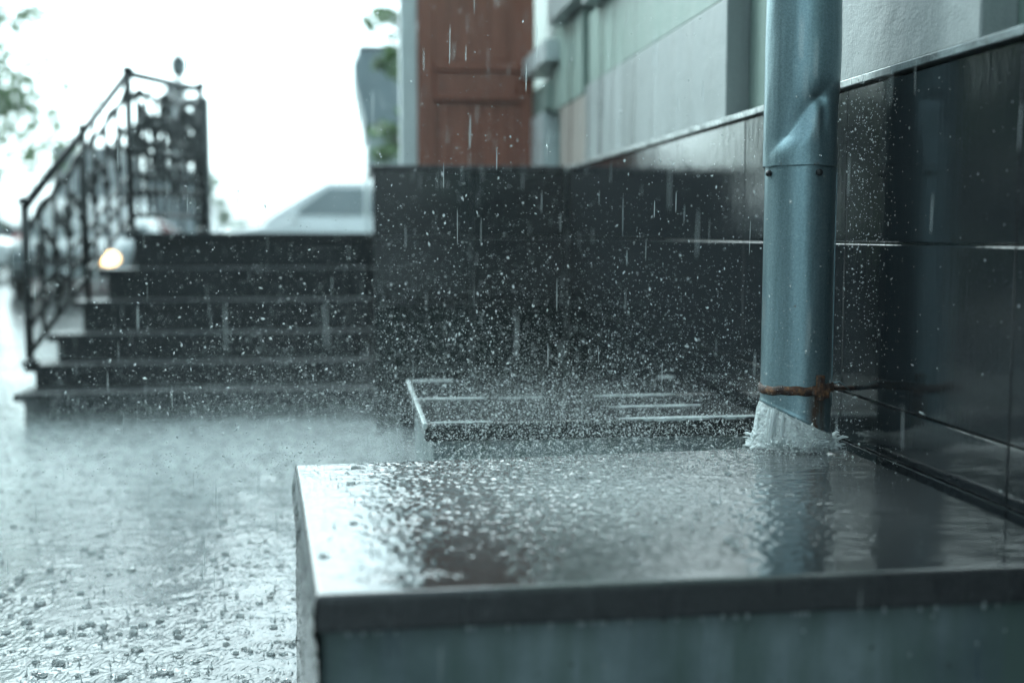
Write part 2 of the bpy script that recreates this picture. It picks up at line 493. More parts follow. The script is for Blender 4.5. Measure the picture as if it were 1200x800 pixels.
SPL = []      # where drops strike the standing water: x, y, size
def water_sheet():
    xs = np.concatenate([np.linspace(-4.5, -1.9, 130, endpoint=False), np.linspace(-1.9, 0.16, 520, endpoint=False), np.linspace(0.16, 0.945, 50)])
    ys = 1.7*(8.5/1.7)**np.linspace(0, 1, 560)
    X, Y = np.meshgrid(xs, ys, indexing='ij')
    h = chop(X, Y, [(0.10, 0.35, 14, 0.035), (0.03, 0.07, 26, 0.075), (0.014, 0.03, 30, 0.10)], 3)
    env = 0.55 + 0.45*vnoise(X+9, Y+9, 2.3, 5) + 0.35*vnoise(X+3, Y+5, 7, 6)
    h *= np.clip(env, 0.12, 1.6)*np.clip(0.55+0.28*(Y-1.6), 0.7, 2.0)
    r = np.random.default_rng(4)
    cs = []
    for _ in range(2300):
        y = 1.8*(7.0/1.8)**r.uniform(0, 1); x = r.uniform(-0.78*y*0.42-0.45, 0.05) if r.uniform() < .9 else r.uniform(-3, 0)
        r0 = r.uniform(0.006, 0.035)
        cs.append((x, y, r0, r.uniform(0.0005, 0.0017), r.uniform(0.008, 0.018)))
        if r.uniform() < 0.95: SPL.append((x, y, r.uniform(0.25, 0.5)+0.35*r.uniform(0,1)**3))
    ring_waves(X, Y, cs, h)
    edge = np.clip(np.minimum.reduce([X+4.5, 8.5-Y])/0.4, 0, 1)
    Z = 0.008 + np.maximum(h*edge, -0.005) - (1-edge)*0.004
    V = np.stack([X.ravel(), Y.ravel(), Z.ravel()], 1)
    o = link_mesh("water", np_mesh("water", V, grid_faces(*X.shape)), M_PUDDLE, None, True)
    o["kind"] = "structure"
water_sheet()

def crown_bits(Vs, Fs, x, y, z, s, r):
    """one splash: a jagged crown, a standing jet or a low dome"""
    kind = r.uniform()
    n = 14
    def revolve(prof, jag=0.0, lean=(0, 0)):
        base = sum(len(v) for v in Vs)
        ph = r.uniform(0, 6.28); J = 1+jag*r.uniform(-1, 1, n)
        a = np.arange(n)*2*math.pi/n+ph
        pts = []
        for k, (rad, zz) in enumerate(prof):
            t = k/(len(prof)-1)
            zz2 = zz*(1+(J-1)*t) if jag else np.full(n, zz)
            pts.append(np.stack([x+rad*np.cos(a)+lean[0]*zz, y+rad*np.sin(a)+lean[1]*zz, z+zz2], 1))
        Vs.append(np.concatenate(pts))
        m_ = len(prof)
        i, j = np.meshgrid(np.arange(m_-1), np.arange(n), indexing='ij'); i, j = i.ravel(), j.ravel()
        Fs.append(base+np.stack([i*n+j, i*n+(j+1) % n, (i+1)*n+(j+1) % n, (i+1)*n+j], 1))
    if kind < 0.52:      # crown, walls with two sides
        R0 = 0.0135*s; Hh = r.uniform(0.004, 0.009)*s
        revolve([(R0*1.5, -0.002), (R0*1.1, Hh*0.3), (R0*1.15, Hh*0.75), (R0*1.28, Hh), (R0*1.1, Hh*0.72), (R0*0.95, Hh*0.25), (R0*0.7, 0.0)], 0.55)
    elif kind < 0.88:    # jet
        Hh = r.uniform(0.014, 0.034)*s; w = 0.0017*s
        revolve([(0.011*s, -0.002), (0.006*s, 0.0015*s), (w*1.9, Hh*0.22), (w, Hh*0.55), (w*0.8, Hh*0.82), (w*1.3, Hh*0.92), (0.0002, Hh)], 0, (r.uniform(-.15, .15), r.uniform(-.15, .15)))
    else:                # low dome / bubble
        R0 = r.uniform(0.006, 0.012)*s
        revolve([(R0*2.0, -0.002), (R0*1.5, 0.0008), (R0*1.25, R0*0.2), (R0*0.8, R0*0.38), (R0*0.35, R0*0.46), (0.0003, R0*0.48)])

def splashes():
    r = np.random.default_rng(21); Vs, Fs = [], []
    for x, y, s in SPL: crown_bits(Vs, Fs, x, y, 0.008, s, r)
    o = link_mesh("raindrop_splash", np_mesh("raindrop_splash", np.concatenate(Vs), np.concatenate(Fs)), M_CROWN, None, True)
    o["kind"] = "stuff"; o["label"] = "small crowns and jets where raindrops strike the flooded ground"; o["category"] = "splashes"
splashes()

# ------------------------------------------------------------------ the building along the right
XW = 0.955
YEND = 6.42
bld = thing("building", "long building with polished black granite plinth and pale green and grey rendered wall", "building", (XW, 2.0, 0))
box("wall_core", XW+0.012, XW+0.03, -4.0, YEND, -0.05, 1.137, M_JOINTWET, bld)
rows = [(0.20, 0.4575), (0.4575, 0.551), (0.551, 0.843), (0.843, 1.137)]
yj = [2.227 + 0.605*k for k in range(-10, 6)]
for zi, (z0, z1) in enumerate(rows):
    for k in range(len(yj)-1):
        y0, y1 = yj[k], min(yj[k+1], 5.25)
        if y1 - y0 < 0.05: continue
        dx = random.uniform(0, 0.0012)
        bm = bmesh.new()
        add_box(bm, XW+dx, XW+0.02, y0+0.0016, y1-0.0016, z0+0.0016, z1-0.0016, 0.0022, 2)
        link_mesh("granite_panel", bm_mesh("granite_panel", bm), M_GRANITE, bld)
# zinc coping in lengths, two with a dim reflection painted in
yc = [-4.0, -2.2, -0.9, 0.85, 2.02, 2.72, 3.9, 5.28]
for k in range(len(yc)-1):
    dz = random.uniform(-0.0015, 0.0015)
    pts = [(XW-0.012, 1.139+dz), (XW-0.012, 1.153+dz), (XW+0.016, 1.159+dz), (XW+0.016, 1.139+dz)]
    prism("coping_strip", pts, 'y', yc[k]+0.0012, yc[k+1]-0.0012, M_COPING_DIM if k in (2, 3) else M_COPING, bld, 0.0015)
# render: a recessed wall, proud blocks, string courses
box("rendered_wall", XW+0.075, XW+3.0, -4.0, YEND+1.6, 1.10, 7.0, M_STUC_GREEN, bld)
box("back_shelf", XW+0.016, XW+0.075, -4.0, 5.3, 1.12, 1.157, M_COPING, bld)
box("proud_block", XW+0.012, XW+0.076, 3.03, 4.90, 1.158, 1.465, M_STUC_GREY, bld, 0.004, 2)
box("proud_block", XW+0.016, XW+0.076, 3.03, 4.86, 1.467, 1.745, M_STUC_GREEN, bld, 0.004, 2)
box("proud_block", XW+0.012, XW+0.076, 1.765, 2.42, 1.158, 1.60, M_STUC_GREY, bld, 0.004, 2)
box("proud_block", XW+0.012, XW+0.076, 0.2, 1.15, 1.158, 1.60, M_STUC_GREY, bld, 0.004, 2)
box("proud_block", XW+0.022, XW+0.076, 4.92, 5.55, 1.158, 1.44, M_STUC_BEIGE, bld, 0.004, 2)
box("proud_block", XW+0.018, XW+0.076, 5.0, 5.75, 1.442, 1.80, M_STUC_GREEN, bld, 0.004, 2)
box("proud_block", XW-0.005, XW+0.076, 5.90, 6.28, 1.158, 1.46, M_JAMB, bld, 0.004, 2)
box("proud_block", XW+0.002, XW+0.076, 5.78, 6.28, 1.462, 1.60, M_STUC_GREEN, bld, 0.004, 2)
box("sill", XW-0.045, XW+0.078, 2.55, 4.70, 1.747, 1.80, M_STUC_GREY, bld, 0.005, 2)
box("sill", XW-0.045, XW+0.078, 4.86, 5.50, 1.81, 1.92, M_STUC_GREY, bld, 0.005, 2)
box("sill", XW-0.05, XW+0.078, 5.56, 6.26, 1.662, 1.76, M_JAMB, bld, 0.005, 2)
# open door leaf standing square to the wall at the top of the landing
DX0, DX1, DY, DZ0 = 0.36, 0.972, 6.30, 0.872
door = box("door", DX0, DX1, DY+0.012, DY+0.05, DZ0, 3.0, M_WOOD, bld, 0.003)
def dbox(name, x0, x1, z0, z1, dp, parent=door, bev=0.006):
    bm = bmesh.new(); add_box(bm, x0, x1, DY+0.012-dp, DY+0.013, z0, z1, bev, 2)
    link_mesh(name, bm_mesh(name, bm), M_WOOD, parent)
dbox("door_stile", DX0+0.002, DX0+0.085, DZ0+0.002, 2.99, 0.009)
dbox("door_stile", DX1-0.085, DX1-0.002, DZ0+0.002, 2.99, 0.009)
dbox("door_rail", DX0+0.086, DX1-0.086, 1.585, 1.70, 0.024)
dbox("door_rail", DX0+0.086, DX1-0.086, DZ0+0.002, 1.06, 0.018)
dbox("door_moulding", DX0+0.086, DX1-0.086, 1.55, 1.584, 0.042)
dbox("door_moulding", DX0+0.086, DX1-0.086, 1.701, 1.735, 0.042)
dbox("door_panel", DX0+0.12, DX1-0.12, 1.10, 1.53, 0.004, bev=0.003)
dbox("door_panel", DX0+0.12, DX1-0.12, 1.76, 2.9, 0.004, bev=0.003)
# a raised slanting moulding on the upper leaf
box("door_jamb", 0.27, DX0-0.002, 6.34, 6.46, 0.868, 3.0, M_JAMB, bld, 0.004)

# ------------------------------------------------------------------ porch wall
PX0, PX1, PY0, PY1, PZ = 0.102, XW+0.008, 5.25, 6.24, 1.135
porch = thing("porch_wall", "black granite clad porch wall below the open brown door", "wall", (0.5, 5.7, 0))
box("wall_core", PX0+0.016, PX1, PY0+0.016, PY1, -0.05, PZ-0.003, M_JOINTWET, porch)
pz = [0.0, 0.262, 0.553, 0.845, 1.135]
px_ = [PX0+0.001, 0.531, XW-0.002]
for i in range(len(pz)-1):
    for j in range(2):
        box("granite_panel", px_[j]+0.0016, px_[j+1]-0.0016, PY0+random.uniform(0, .001), PY0+0.02, pz[i]+0.0016, pz[i+1]-0.0016, M_GRANITE_PORCH, porch, 0.002, 2)
    box("granite_panel", PX0, PX0+0.02, PY0+0.022, PY1, pz[i]+0.0016, pz[i+1]-0.0016, M_GRANITE_PORCH, porch, 0.002, 2)
box("coping_slab", PX0-0.015, PX1-0.012, PY0-0.012, PY1+0.004, PZ, PZ+0.022, M_CAP, porch, 0.004, 2)

# ------------------------------------------------------------------ stairs
stair = thing("staircase", "dark wet stone steps rising to the porch landing under the iron railing", "stairs", (-0.6, 5.9, 0))
ST = [(5.60, 0.139, -1.516), (5.82, 0.247, -1.521), (6.04, 0.372, -1.466), (6.26, 0.521, -1.39), (6.48, 0.678, -1.305), (6.70, 0.866, -1.21)]
prevz = 0.0
for k, (y, z, xl) in enumerate(ST):
    ye = ST[k+1][0]+0.03 if k < 5 else 9.2
    x1 = PX0-0.004
    if k < 5:
        box("riser", xl+0.045, x1, y+0.016, ye+0.02, prevz-0.03, z-0.034, M_STEP, stair)
        box("tread", xl, x1, y, ye, z-0.034, z, M_STEP, stair, 0.003, 2)
    else:
        pts = [(xl, y), (x1, y), (x1, 6.245), (0.97, 6.245), (0.97, 9.2), (-0.25, 9.2), (xl+0.35, 7.48)]
        prism("landing", pts, 'z', z-0.036, z, M_STEP, stair, 0.005, 2)
        pts2 = [(xl+0.045, y+0.03), (x1, y+0.03), (0.96, 6.3), (0.96, 9.15), (-0.24, 9.15), (xl+0.39, 7.44)]
        prism("riser", pts2, 'z', -0.03, z-0.0365, M_STEP, stair)
    prevz = z

# ------------------------------------------------------------------ iron railing
rail = thing("iron_railing", "black wrought iron railing with scrolls climbing the left side of the stairs", "railing", (-1.3, 6.3, 0))
P1, PM, P2, PE = Vector((-1.497, 5.84, 0)), Vector((-1.325, 6.31, 0)), Vector((-1.172, 6.73, 0)), Vector((-0.872, 7.40, 0))
def on(p, z): return Vector((p.x, p.y, z))
def post(p, z0, z1, r=0.02):
    bm = bmesh.new()
    add_tube(bm, [on(p, z0), on(p, z1)], r, 8)
    add_lathe(bm, [(0.004, z1), (r*1.5, z1+0.006), (r*1.7, z1+0.02), (r*1.0, z1+0.034), (0.003, z1+0.042)], p.x, p.y, 10)
    add_lathe(bm, [(r*2.2, z0), (r*2.2, z0+0.012), (r*1.2, z0+0.03)], p.x, p.y, 10)
    o = link_mesh("post", bm_mesh("post", bm), M_IRON, rail, True)
    return o
post(P1, 0.247, 0.995); post(PM, 0.50, 1.37, 0.016); post(P2, 0.868, 1.72, 0.021); post(PE, 0.868, 1.72, 0.019)
lathe("collar", [(0.014, 1.28), (0.036, 1.30), (0.036, 1.325), (0.014, 1.345)], P2.x, P2.y, M_IRON, rail, 12)
lathe("collar", [(0.014, 1.08), (0.024, 1.09), (0.024, 1.10), (0.014, 1.11)], P2.x, P2.y, M_IRON, rail, 12)
tube("handrail", [on(P1, 0.985), on(P2, 1.715)], 0.021, M_IRON, rail)
tube("handrail", [on(P2, 1.715), on(PE, 1.715)], 0.021, M_IRON, rail)
tube("middle_rail", [on(P1, 0.875), on(P2, 1.605)], 0.013, M_IRON, rail)
tube("middle_rail", [on(P2, 1.61), on(PE, 1.61)], 0.013, M_IRON, rail)
tube("bottom_rail", [on(P1, 0.30), on(P2, 0.96)], 0.014, M_IRON, rail)
tube("bottom_rail", [on(P2, 0.96), on(PE, 0.96)], 0.014, M_IRON, rail)
tube("ring_rail", [on(P2, 1.18), on(PE, 1.18)], 0.011, M_IRON, rail)
tube("ring_rail", [on(P2, 1.08), on(PE, 1.08)], 0.011, M_IRON, rail)
tube("ring_rail", [on(P1, 0.52), on(P2, 1.18)], 0.011, M_IRON, rail)
tube("ring_rail", [on(P1, 0.42), on(P2, 1.08)], 0.011, M_IRON, rail)
def spiral(c, u, v, r0, turns, n=18, flip=1):
    return [c + (u*math.cos(a) + v*math.sin(a)*flip)*(r0*(1-0.72*t)) for t, a in [(i/(n-1), i/(n-1)*turns*2*math.pi) for i in range(n)]]
def scroll(name, c, u, v, r0, turns, flip=1, rad=0.010):
    tube(name, spiral(c, u, v, r0, turns, 20, flip), rad, M_IRON, rail, 6)
Z = Vector((0, 0, 1))
def bay(A, B, zb0, zb1, zt0, zt1, n, seed, dense=False):
    r = random.Random(seed)
    u = (on(B, 0)-on(A, 0)).normalized()
    us = (on(B, zt1)-on(A, zt0)).normalized()
    for k in range(1, n):
        t = k/n
        p = A.lerp(B, t); zb, zt = zb0+(zb1-zb0)*t, zt0+(zt1-zt0)*t
        bm = bmesh.new()
        add_tube(bm, [on(p, zb), on(p, zt)], 0.0105, 6)
        zc = zb+(zt-zb)*0.52
        add_lathe(bm, [(0.010, zc-0.028), (0.023, zc-0.010), (0.023, zc+0.010), (0.010, zc+0.028)], p.x, p.y, 8)
        link_mesh("baluster", bm_mesh("baluster", bm), M_IRON, rail, True)
        # scrolls beside the baluster: an S pair and a leaf knot
        zq = zb+(zt-zb)*0.80
        scroll("scroll", on(p, zq)+u*0.026, u, Z, 0.040, 1.5, 1 if k % 2 else -1)
        scroll("scroll", on(p, zq-0.12)-u*0.020, -u, Z, 0.032, 1.4, -1 if k % 2 else 1)
        if dense:
            for _ in range(4):
                scroll("scroll", on(p, r.uniform(zb+0.12, zt-0.04))+u*r.uniform(-.03, .03), u, Z, r.uniform(0.03, 0.055), r.uniform(1.1, 1.7), r.choice((-1, 1)), 0.012)
        if k % 2:
            bm = bmesh.new()
            for a in range(5):
                an = a*2*math.pi/5
                c = on(p, zq-0.06)+(u*math.cos(an)+Z*math.sin(an))*0.024
                add_lathe(bm, [(0.003, c.z-0.020), (0.018, c.z-0.006), (0.018, c.z+0.008), (0.003, c.z+0.020)], c.x, c.y, 6)
            link_mesh("rosette", bm_mesh("rosette", bm), M_IRON, rail, True)
        # rings in the band above the bottom rail
        rc = on(p, zb+0.17)+u*0.03
        ring = [rc + (u*math.cos(a)+Z*math.sin(a))*0.036 for a in [i*2*math.pi/14 for i in range(15)]]
        tube("ring", ring, 0.0095, M_IRON, rail, 6)
    # long sweeping leaf scroll under the hand rail
    for k in range(3):
        t0 = (k+0.15)/3; t1 = (k+0.95)/3
        a = on(A.lerp(B, t0), zt0+(zt1-zt0)*t0-0.04); b = on(A.lerp(B, t1), zt0+(zt1-zt0)*t1+0.07)
        pts = [a.lerp(b, i/9)+Z*0.035*math.sin(i/9*2*math.pi) for i in range(10)]
        tube("leaf_scroll", pts, [0.007+0.010*math.sin(i/9*math.pi) for i in range(10)], M_IRON, rail, 6)
bay(P1, P2, 0.30, 0.96, 0.875, 1.605, 8, 1)
bay(P2, PE, 0.96, 0.96, 1.61, 1.61, 9, 2, True)
box("end_post", -0.93, -0.838, 7.45, 7.53, 0.868, 1.675, M_GREYDARK, rail, 0.004)

# ------------------------------------------------------------------ ledges over the window wells
SZ = 0.455
led = thing("stone_ledge", "nearest flooded stone topped ledge under the drainpipe", "ledge", (0.45, 1.75, 0), "stone topped ledges along the wall")
LA, LB, LC, LD = (-0.043, 1.318), (0.915, 1.318), (0.915, 2.150), (-0.100, 2.085)
box_pts = [(LA[0]+0.004, LA[1]+0.022), (0.935, LB[1]+0.022), (0.935, LC[1]-0.02), (LD[0]+0.004, LD[1]-0.02)]
prism("base", box_pts, 'z', -0.05, SZ-0.0405, M_CONC, led, 0.006, 2)
prism("cap_slab", [LA, LB, LC, LD], 'z', SZ-0.040, SZ, M_CAP, led, 0.004, 3)
bm = bmesh.new()                                                      # spill drip under the slab edge
add_box(bm, 0.935, 0.952, 1.2, 2.2, 0.30, 0.42)
link_mesh("gutter_bed", bm_mesh("gutter_bed", bm), M_TRIM, led)

IMPACT = (0.836, 2.150)
LCR = []
def ledge_film():
    nu, nv = 470, 400
    u = np.linspace(0, 1, nu)[:, None]*np.ones((1, nv)); v = np.ones((nu, 1))*np.linspace(0, 1, nv)[None, :]
    Y0 = LA[1]+(LB[1]-LA[1])*u; Y1 = LD[1]+(LC[1]-LD[1])*u
    Y = Y0+(Y1-Y0)*v
    xl = LA[0]+(LD[0]-LA[0])*v
    X = xl+(LB[0]-xl)*u
    d_ = np.hypot(X-IMPACT[0], Y-IMPACT[1])
    # gentle chop everywhere, flow lines across, violent pocking where spray lands
    h = chop(X, Y, [(0.07, 0.2, 10, 0.010), (0.02, 0.05, 20, 0.012)], 31)
    rr_ = np.random.default_rng(40)
    for _ in range(26):                          # small swells running towards the front edge
        lam = rr_.uniform(0.012, 0.05); k_ = 2*math.pi/lam; an = math.pi/2+rr_.normal(0, 0.22)
        h += 0.024/k_/5.1*np.sin(k_*(X*math.cos(an)+Y*math.sin(an))+rr_.uniform(0, 6.28))*(0.6+0.6*vnoise(X, Y, 6, 41))
    h += 0.00045*vnoise(X*0.55, Y*3.2, 24, 32)*np.clip((Y-1.55)*3, 0.1, 1)
    pock = np.exp(-((X-0.38)/0.31)**2)*np.clip((Y-1.28)/0.35, 0, 1)*np.clip((0.80-X)/0.1, 0, 1)
    fine = vnoise(X, Y, 150, 33)*0.55+vnoise(X, Y, 260, 34)*0.35+vnoise(X, Y, 85, 35)*0.55
    h += 0.0017*fine*pock
    h += 0.00022*fine*np.clip((Y-1.85)/0.2, 0, 1)
    left = np.clip((0.32-X)/0.2, 0, 1)
    h += 0.0006*vnoise(X*0.8, Y*2.2, 60, 36)*vnoise(X, Y, 9, 37)*left
    r = np.random.default_rng(38)
    for _ in range(90):
        cx, cy = r.uniform(-0.06, 0.5), r.uniform(1.36, 2.08)
        r0, lam, amp = r.uniform(0.004, 0.014), r.uniform(0.006, 0.010), r.uniform(0.0001, 0.0004)
        rr = np.hypot(X-cx, Y-cy); msk = rr < r0+3*lam
        h[msk] += amp*np.cos(2*math.pi*(rr[msk]-r0)/lam)*np.exp(-((rr[msk]-r0)/(1.1*lam))**2)
    for _ in range(46): LCR.append((r.uniform(-0.05, 0.55), r.uniform(1.38, 2.06), r.uniform(0.3, 0.6)))
    for _ in range(90): LCR.append((r.normal(0.45, 0.17), r.uniform(1.6, 2.1), r.uniform(0.2, 0.4)))
    # hydraulic ring round the outfall
    h += 0.0022*np.exp(-((d_-0.085)/0.012)**2)*(1+0.6*vnoise(X, Y, 40, 39))
    e = np.minimum.reduce([u*(LB[0]-LA[0]), (1-u)*0.95, v*0.8, (1-v)*0.8])
    lip = np.clip(e/0.006, 0, 1)
    Zs = SZ+0.0004+0.0042*np.sqrt(1-(1-lip)**2)+h*np.clip(e/0.02, 0, 1)
    # the sheet wraps a little way over the left and front edges
    V = np.stack([X.ravel(), Y.ravel(), Zs.ravel()], 1)
    link_mesh("water_film", np_mesh("water_film", V, grid_faces(nu, nv)), M_FILM, led, True)
    Vs, Fs = [], []
    for x, y, s in LCR: crown_bits(Vs, Fs, x, min(y, 2.06), SZ+0.0035, s, r)
    o = link_mesh("splash_crowns", np_mesh("splash_crowns", np.concatenate(Vs), np.concatenate(Fs)), M_CROWN, led, True)
    o["kind"] = "stuff"
ledge_film()
# water clinging to and running off the left side
def side_sheet():
    nu, nv = 160, 70
    u = np.linspace(0, 1, nu)[:, None]*np.ones((1, nv)); v = np.ones((nu, 1))*np.linspace(0, 1, nv)[None, :]
    X = LA[0]+(LD[0]-LA[0])*u; Y = LA[1]+(LD[1]-LA[1])*u
    out = 0.004+0.003*vnoise(u*8, v*2, 6, 51)+0.002*vnoise(u*8, v*5, 18, 52)
    inn = np.clip((v-0.09)*8, 0, 1)*0.004
    out = out*np.clip(v*14, 0.0, 1)-inn
    Zs = SZ+0.003-v*0.42
    V = np.stack([(X-out).ravel(), Y.ravel(), Zs.ravel()], 1)
    link_mesh("overflow_sheet", np_mesh("overflow_sheet", V, grid_faces(nu, nv)), M_FILM, led, True)
side_sheet()

led2 = thing("stone_ledge", "farther tiled ledge behind the pipe outfall with pale joints and painted edge glints", "ledge", (0.55, 2.9, 0), "stone topped ledges along the wall")
EX0, EX1, EY0, EY1 = 0.153, 0.915, 2.532, 3.31
box("base", EX0+0.02, 0.935, EY0+0.022, EY1-0.02, -0.05, SZ-0.0405, M_CONC, led2, 0.006, 2)
M_TILEWET = make_film("wet_tile", (0.020,0.022,0.023), 0.05, 0.35, 45, 1.5)
for (x0, x1) in ((EX0, EX1),):
    for (y0, y1) in ((EY0, 2.917), (2.919, EY1)):
        box("tile", x0, x1, y0, y1, SZ-0.040, SZ+random.uniform(0, 0.0012), M_TILEWET, led2, 0.007, 3)
def joint_glint(x0, x1, y, w=0.018):
    """standing water and pale grout at the seam, painted sky glints elsewhere: uneven width, ragged ends"""
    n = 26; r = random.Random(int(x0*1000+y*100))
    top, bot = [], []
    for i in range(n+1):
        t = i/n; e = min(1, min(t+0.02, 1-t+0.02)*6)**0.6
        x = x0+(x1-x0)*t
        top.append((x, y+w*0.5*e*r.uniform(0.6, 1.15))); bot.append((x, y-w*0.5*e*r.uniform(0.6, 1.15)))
    prism("joint_glint_strip", bot+top[::-1], 'z', SZ-0.004, SZ+0.0017, M_JOINT_GLINT, led2)
joint_glint(EX0+0.01, 0.33, 2.918, 0.030); joint_glint(0.60, 0.81, 2.918, 0.026); joint_glint(0.36, 0.47, 2.912, 0.012)
joint_glint(EX0+0.012, 0.28, 3.285, 0.034); joint_glint(0.86, 0.91, 3.285, 0.03)
joint_glint(0.60, 0.82, 2.725, 0.024)
joint_glint(EX0+0.012, 0.30, 2.545, 0.016); joint_glint(0.58, 0.912, 2.545, 0.026)  # pale strips painting the sky highlight along the front edge
box("edge_glint", EX0-0.003, EX0+0.006, EY0, EY1, SZ-0.012, SZ+0.002, M_JOINT_GLINT, led2, 0.002, 2)  # added pale strip painting the wet left edge's highlight

# ------------------------------------------------------------------ drainpipe
PXC, PYC = 0.838, 2.166
pipe = thing("drainpipe", "dented galvanised drainpipe with a rusty clamp pouring water onto the ledge", "drainpipe", (PXC, PYC, SZ))
def pipe_mesh(r_of, z0_of, z1, nz, n=96):
    a = np.linspace(0, 2*math.pi, n, endpoint=False)
    V = []
    for i in range(nz+1):
        t = i/nz
        for k in range(n):
            zb = z0_of(a[k]); z = zb+(z1-zb)*t
            r = r_of(a[k], z, t)
            V.append((PXC+r*math.cos(a[k]), PYC+r*math.sin(a[k]), z))
    V = np.array(V)
    i, k = np.meshgrid(np.arange(nz), np.arange(n), indexing='ij'); i, k = i.ravel(), k.ravel()
    Fq = np.stack([i*n+k, i*n+(k+1) % n, (i+1)*n+(k+1) % n, (i+1)*n+k], 1)
    return V, Fq, n
RL, RU = 0.0655, 0.0685
def zcut(a):                 # slanting outlet: high on the courtyard side, low by the wall
    x = math.cos(a); y = math.sin(a)
    return 0.512 - 0.030*x + 0.004*y
def with_inner(V, Fq, thick, flip=True):
    c = np.array([PXC, PYC, 0.0]); d2 = V-c; d2[:, 2] = 0
    ln = np.linalg.norm(d2, axis=1, keepdims=True)
    Vi = V-d2/ln*thick
    return np.concatenate([V, Vi]), np.concatenate([Fq, Fq[:, ::-1]+len(V)])
def lower_r(a, z, t):
    r = RL
    r += 0.0022*math.exp(-((z-zcut(a)-0.003)/0.0028)**2)             # rolled lip
    r += 0.0004*math.sin(3*a+z*9)
    return r
V, Fq, n = pipe_mesh(lower_r, zcut, 1.01, 150)
V2, F2 = with_inner(V, Fq, 0.0012)
ring = np.stack([np.arange(n), np.arange(n)+len(V), (np.arange(n)+1) % n+len(V), (np.arange(n)+1) % n], 1)
lowp = link_mesh("lower_pipe", np_mesh("lower_pipe", V2, np.concatenate([F2, ring])), M_GALV, pipe, True)
def dang(a, b): return (a-b+math.pi) % (2*math.pi)-math.pi
def upper_r(a, z, t):
    r = RU
    # hammer dent: a facet pushed in below a crease that runs down to the left
    da = dang(a, R(-92)); s = da*RU
    c0 = 0.008
    # crease line from (s=0.012,z=1.105) to (s=-0.062,z=1.03)
    q = (z-1.030)-(s+0.062)*1.01
    wgt = math.exp(-((s+0.030)/0.048)**2)*min(1, max(0, (z-0.992)/0.045))**1.3
    if q > 0: dep = math.exp(-(q/0.040)**1.5)
    else: dep = max(0.0, 1+q/0.055)**1.6
    r -= 0.0122*wgt*dep
    r -= 0.006*math.exp(-((s-0.014)/0.014)**2-((z-1.106)/0.011)**2)
    r -= 0.004*math.exp(-((s-0.022)/0.010)**2-((z-1.075)/0.030)**2)
    r += 0.0012*math.exp(-((s+0.01)/0.03)**2-((q+0.004)/0.006)**2)
    # the far side is squeezed a little too
    db = dang(a, R(-12))*RU
    r -= 0.0045*math.exp(-(db/0.04)**2-((z-1.06)/0.07)**2)
    r += 0.0025*math.exp(-(db/0.05)**2-((z-1.21)/0.08)**2)
    r += 0.0006*math.sin(2*a+z*14)+0.0003*math.sin(5*a-z*31)
    # slightly ragged bottom hem
    return r
V, Fq, n = pipe_mesh(upper_r, lambda a: 0.984+0.0006*math.sin(7*a), 3.2, 1)
def upper_mesh():
    zs = np.concatenate([np.linspace(0.984, 1.35, 190), np.linspace(1.4, 3.2, 20)])
    a = np.linspace(0, 2*math.pi, 128, endpoint=False)
    V = []
    for z in zs:
        for an in a:
            r = upper_r(an, z, 0); V.append((PXC+r*math.cos(an), PYC+r*math.sin(an), z+(0.0007*math.sin(7*an) if z < 0.985 else 0)))
    V = np.array(V); n = 128; nz = len(zs)-1
    i, k = np.meshgrid(np.arange(nz), np.arange(n), indexing='ij'); i, k = i.ravel(), k.ravel()
    Fq = np.stack([i*n+k, i*n+(k+1) % n, (i+1)*n+(k+1) % n, (i+1)*n+k], 1)
    V2, F2 = with_inner(V, Fq, 0.0012)
    ring = np.stack([np.arange(n), np.arange(n)+len(V), (np.arange(n)+1) % n+len(V), (np.arange(n)+1) % n], 1)
    return np_mesh("upper_pipe", V2, np.concatenate([F2, ring]))
link_mesh("upper_pipe", upper_mesh(), M_GALV, pipe, True)
def screw(an, z):
    c = Vector((PXC+RU*math.cos(an), PYC+RU*math.sin(an), z)); nrm = Vector((math.cos(an), math.sin(an), 0))
    tube("screw", [c-nrm*0.004, c+nrm*0.001, c+nrm*0.0035, c+nrm*0.005], [0.0062, 0.0062, 0.0048, 0.0015], M_STRAP, pipe, 14)
RS = RL
screw(R(-81), 0.9715); screw(R(-168), 0.9715); screw(R(20), 0.9715)
# soldered lap seam down the right of the lower pipe
sa = R(-22)
tube("seam", [(PXC+(RL+0.0004)*math.cos(sa), PYC+(RL+0.0004)*math.sin(sa), z) for z in np.linspace(0.535, 0.982, 12)], 0.0016, M_GALV, pipe, 6)
# clamp
ca = np.linspace(0, 2*math.pi, 73)
bm = bmesh.new()
rr0, rr1, zc, hh = RL+0.0008, RL+0.0042, 0.571, 0.0085
prof = [(rr0, zc-hh), (rr1, zc-hh+0.0015), (rr1+0.0012, zc), (rr1, zc+hh-0.0015), (rr0, zc+hh)]
rings = []
for k in range(72):
    an = 2*math.pi*k/72; w = 0.0012*math.sin(5*an)+0.0009*math.sin(13*an+1)
    rings.append([bm.verts.new((PXC+r*math.cos(an), PYC+r*math.sin(an), z+w-0.03*(r-RL)*math.cos(an)+0.003*math.cos(an))) for r, z in prof])
for k in range(72):
    for j in range(5):
        bm.faces.new((rings[k][j], rings[(k+1) % 72][j], rings[(k+1) % 72][(j+1) % 5], rings[k][(j+1) % 5]))
bmesh.ops.recalc_face_normals(bm, faces=bm.faces[:])
clamp = link_mesh("clamp", bm_mesh("clamp", bm), M_RUST, pipe, True)
def at(an, r, z): return Vector((PXC+r*math.cos(an), PYC+r*math.sin(an), z))
ta = R(-74)
t_, n_ = Vector((-math.sin(ta), math.cos(ta), 0)), Vector((math.cos(ta), math.sin(ta), 0))
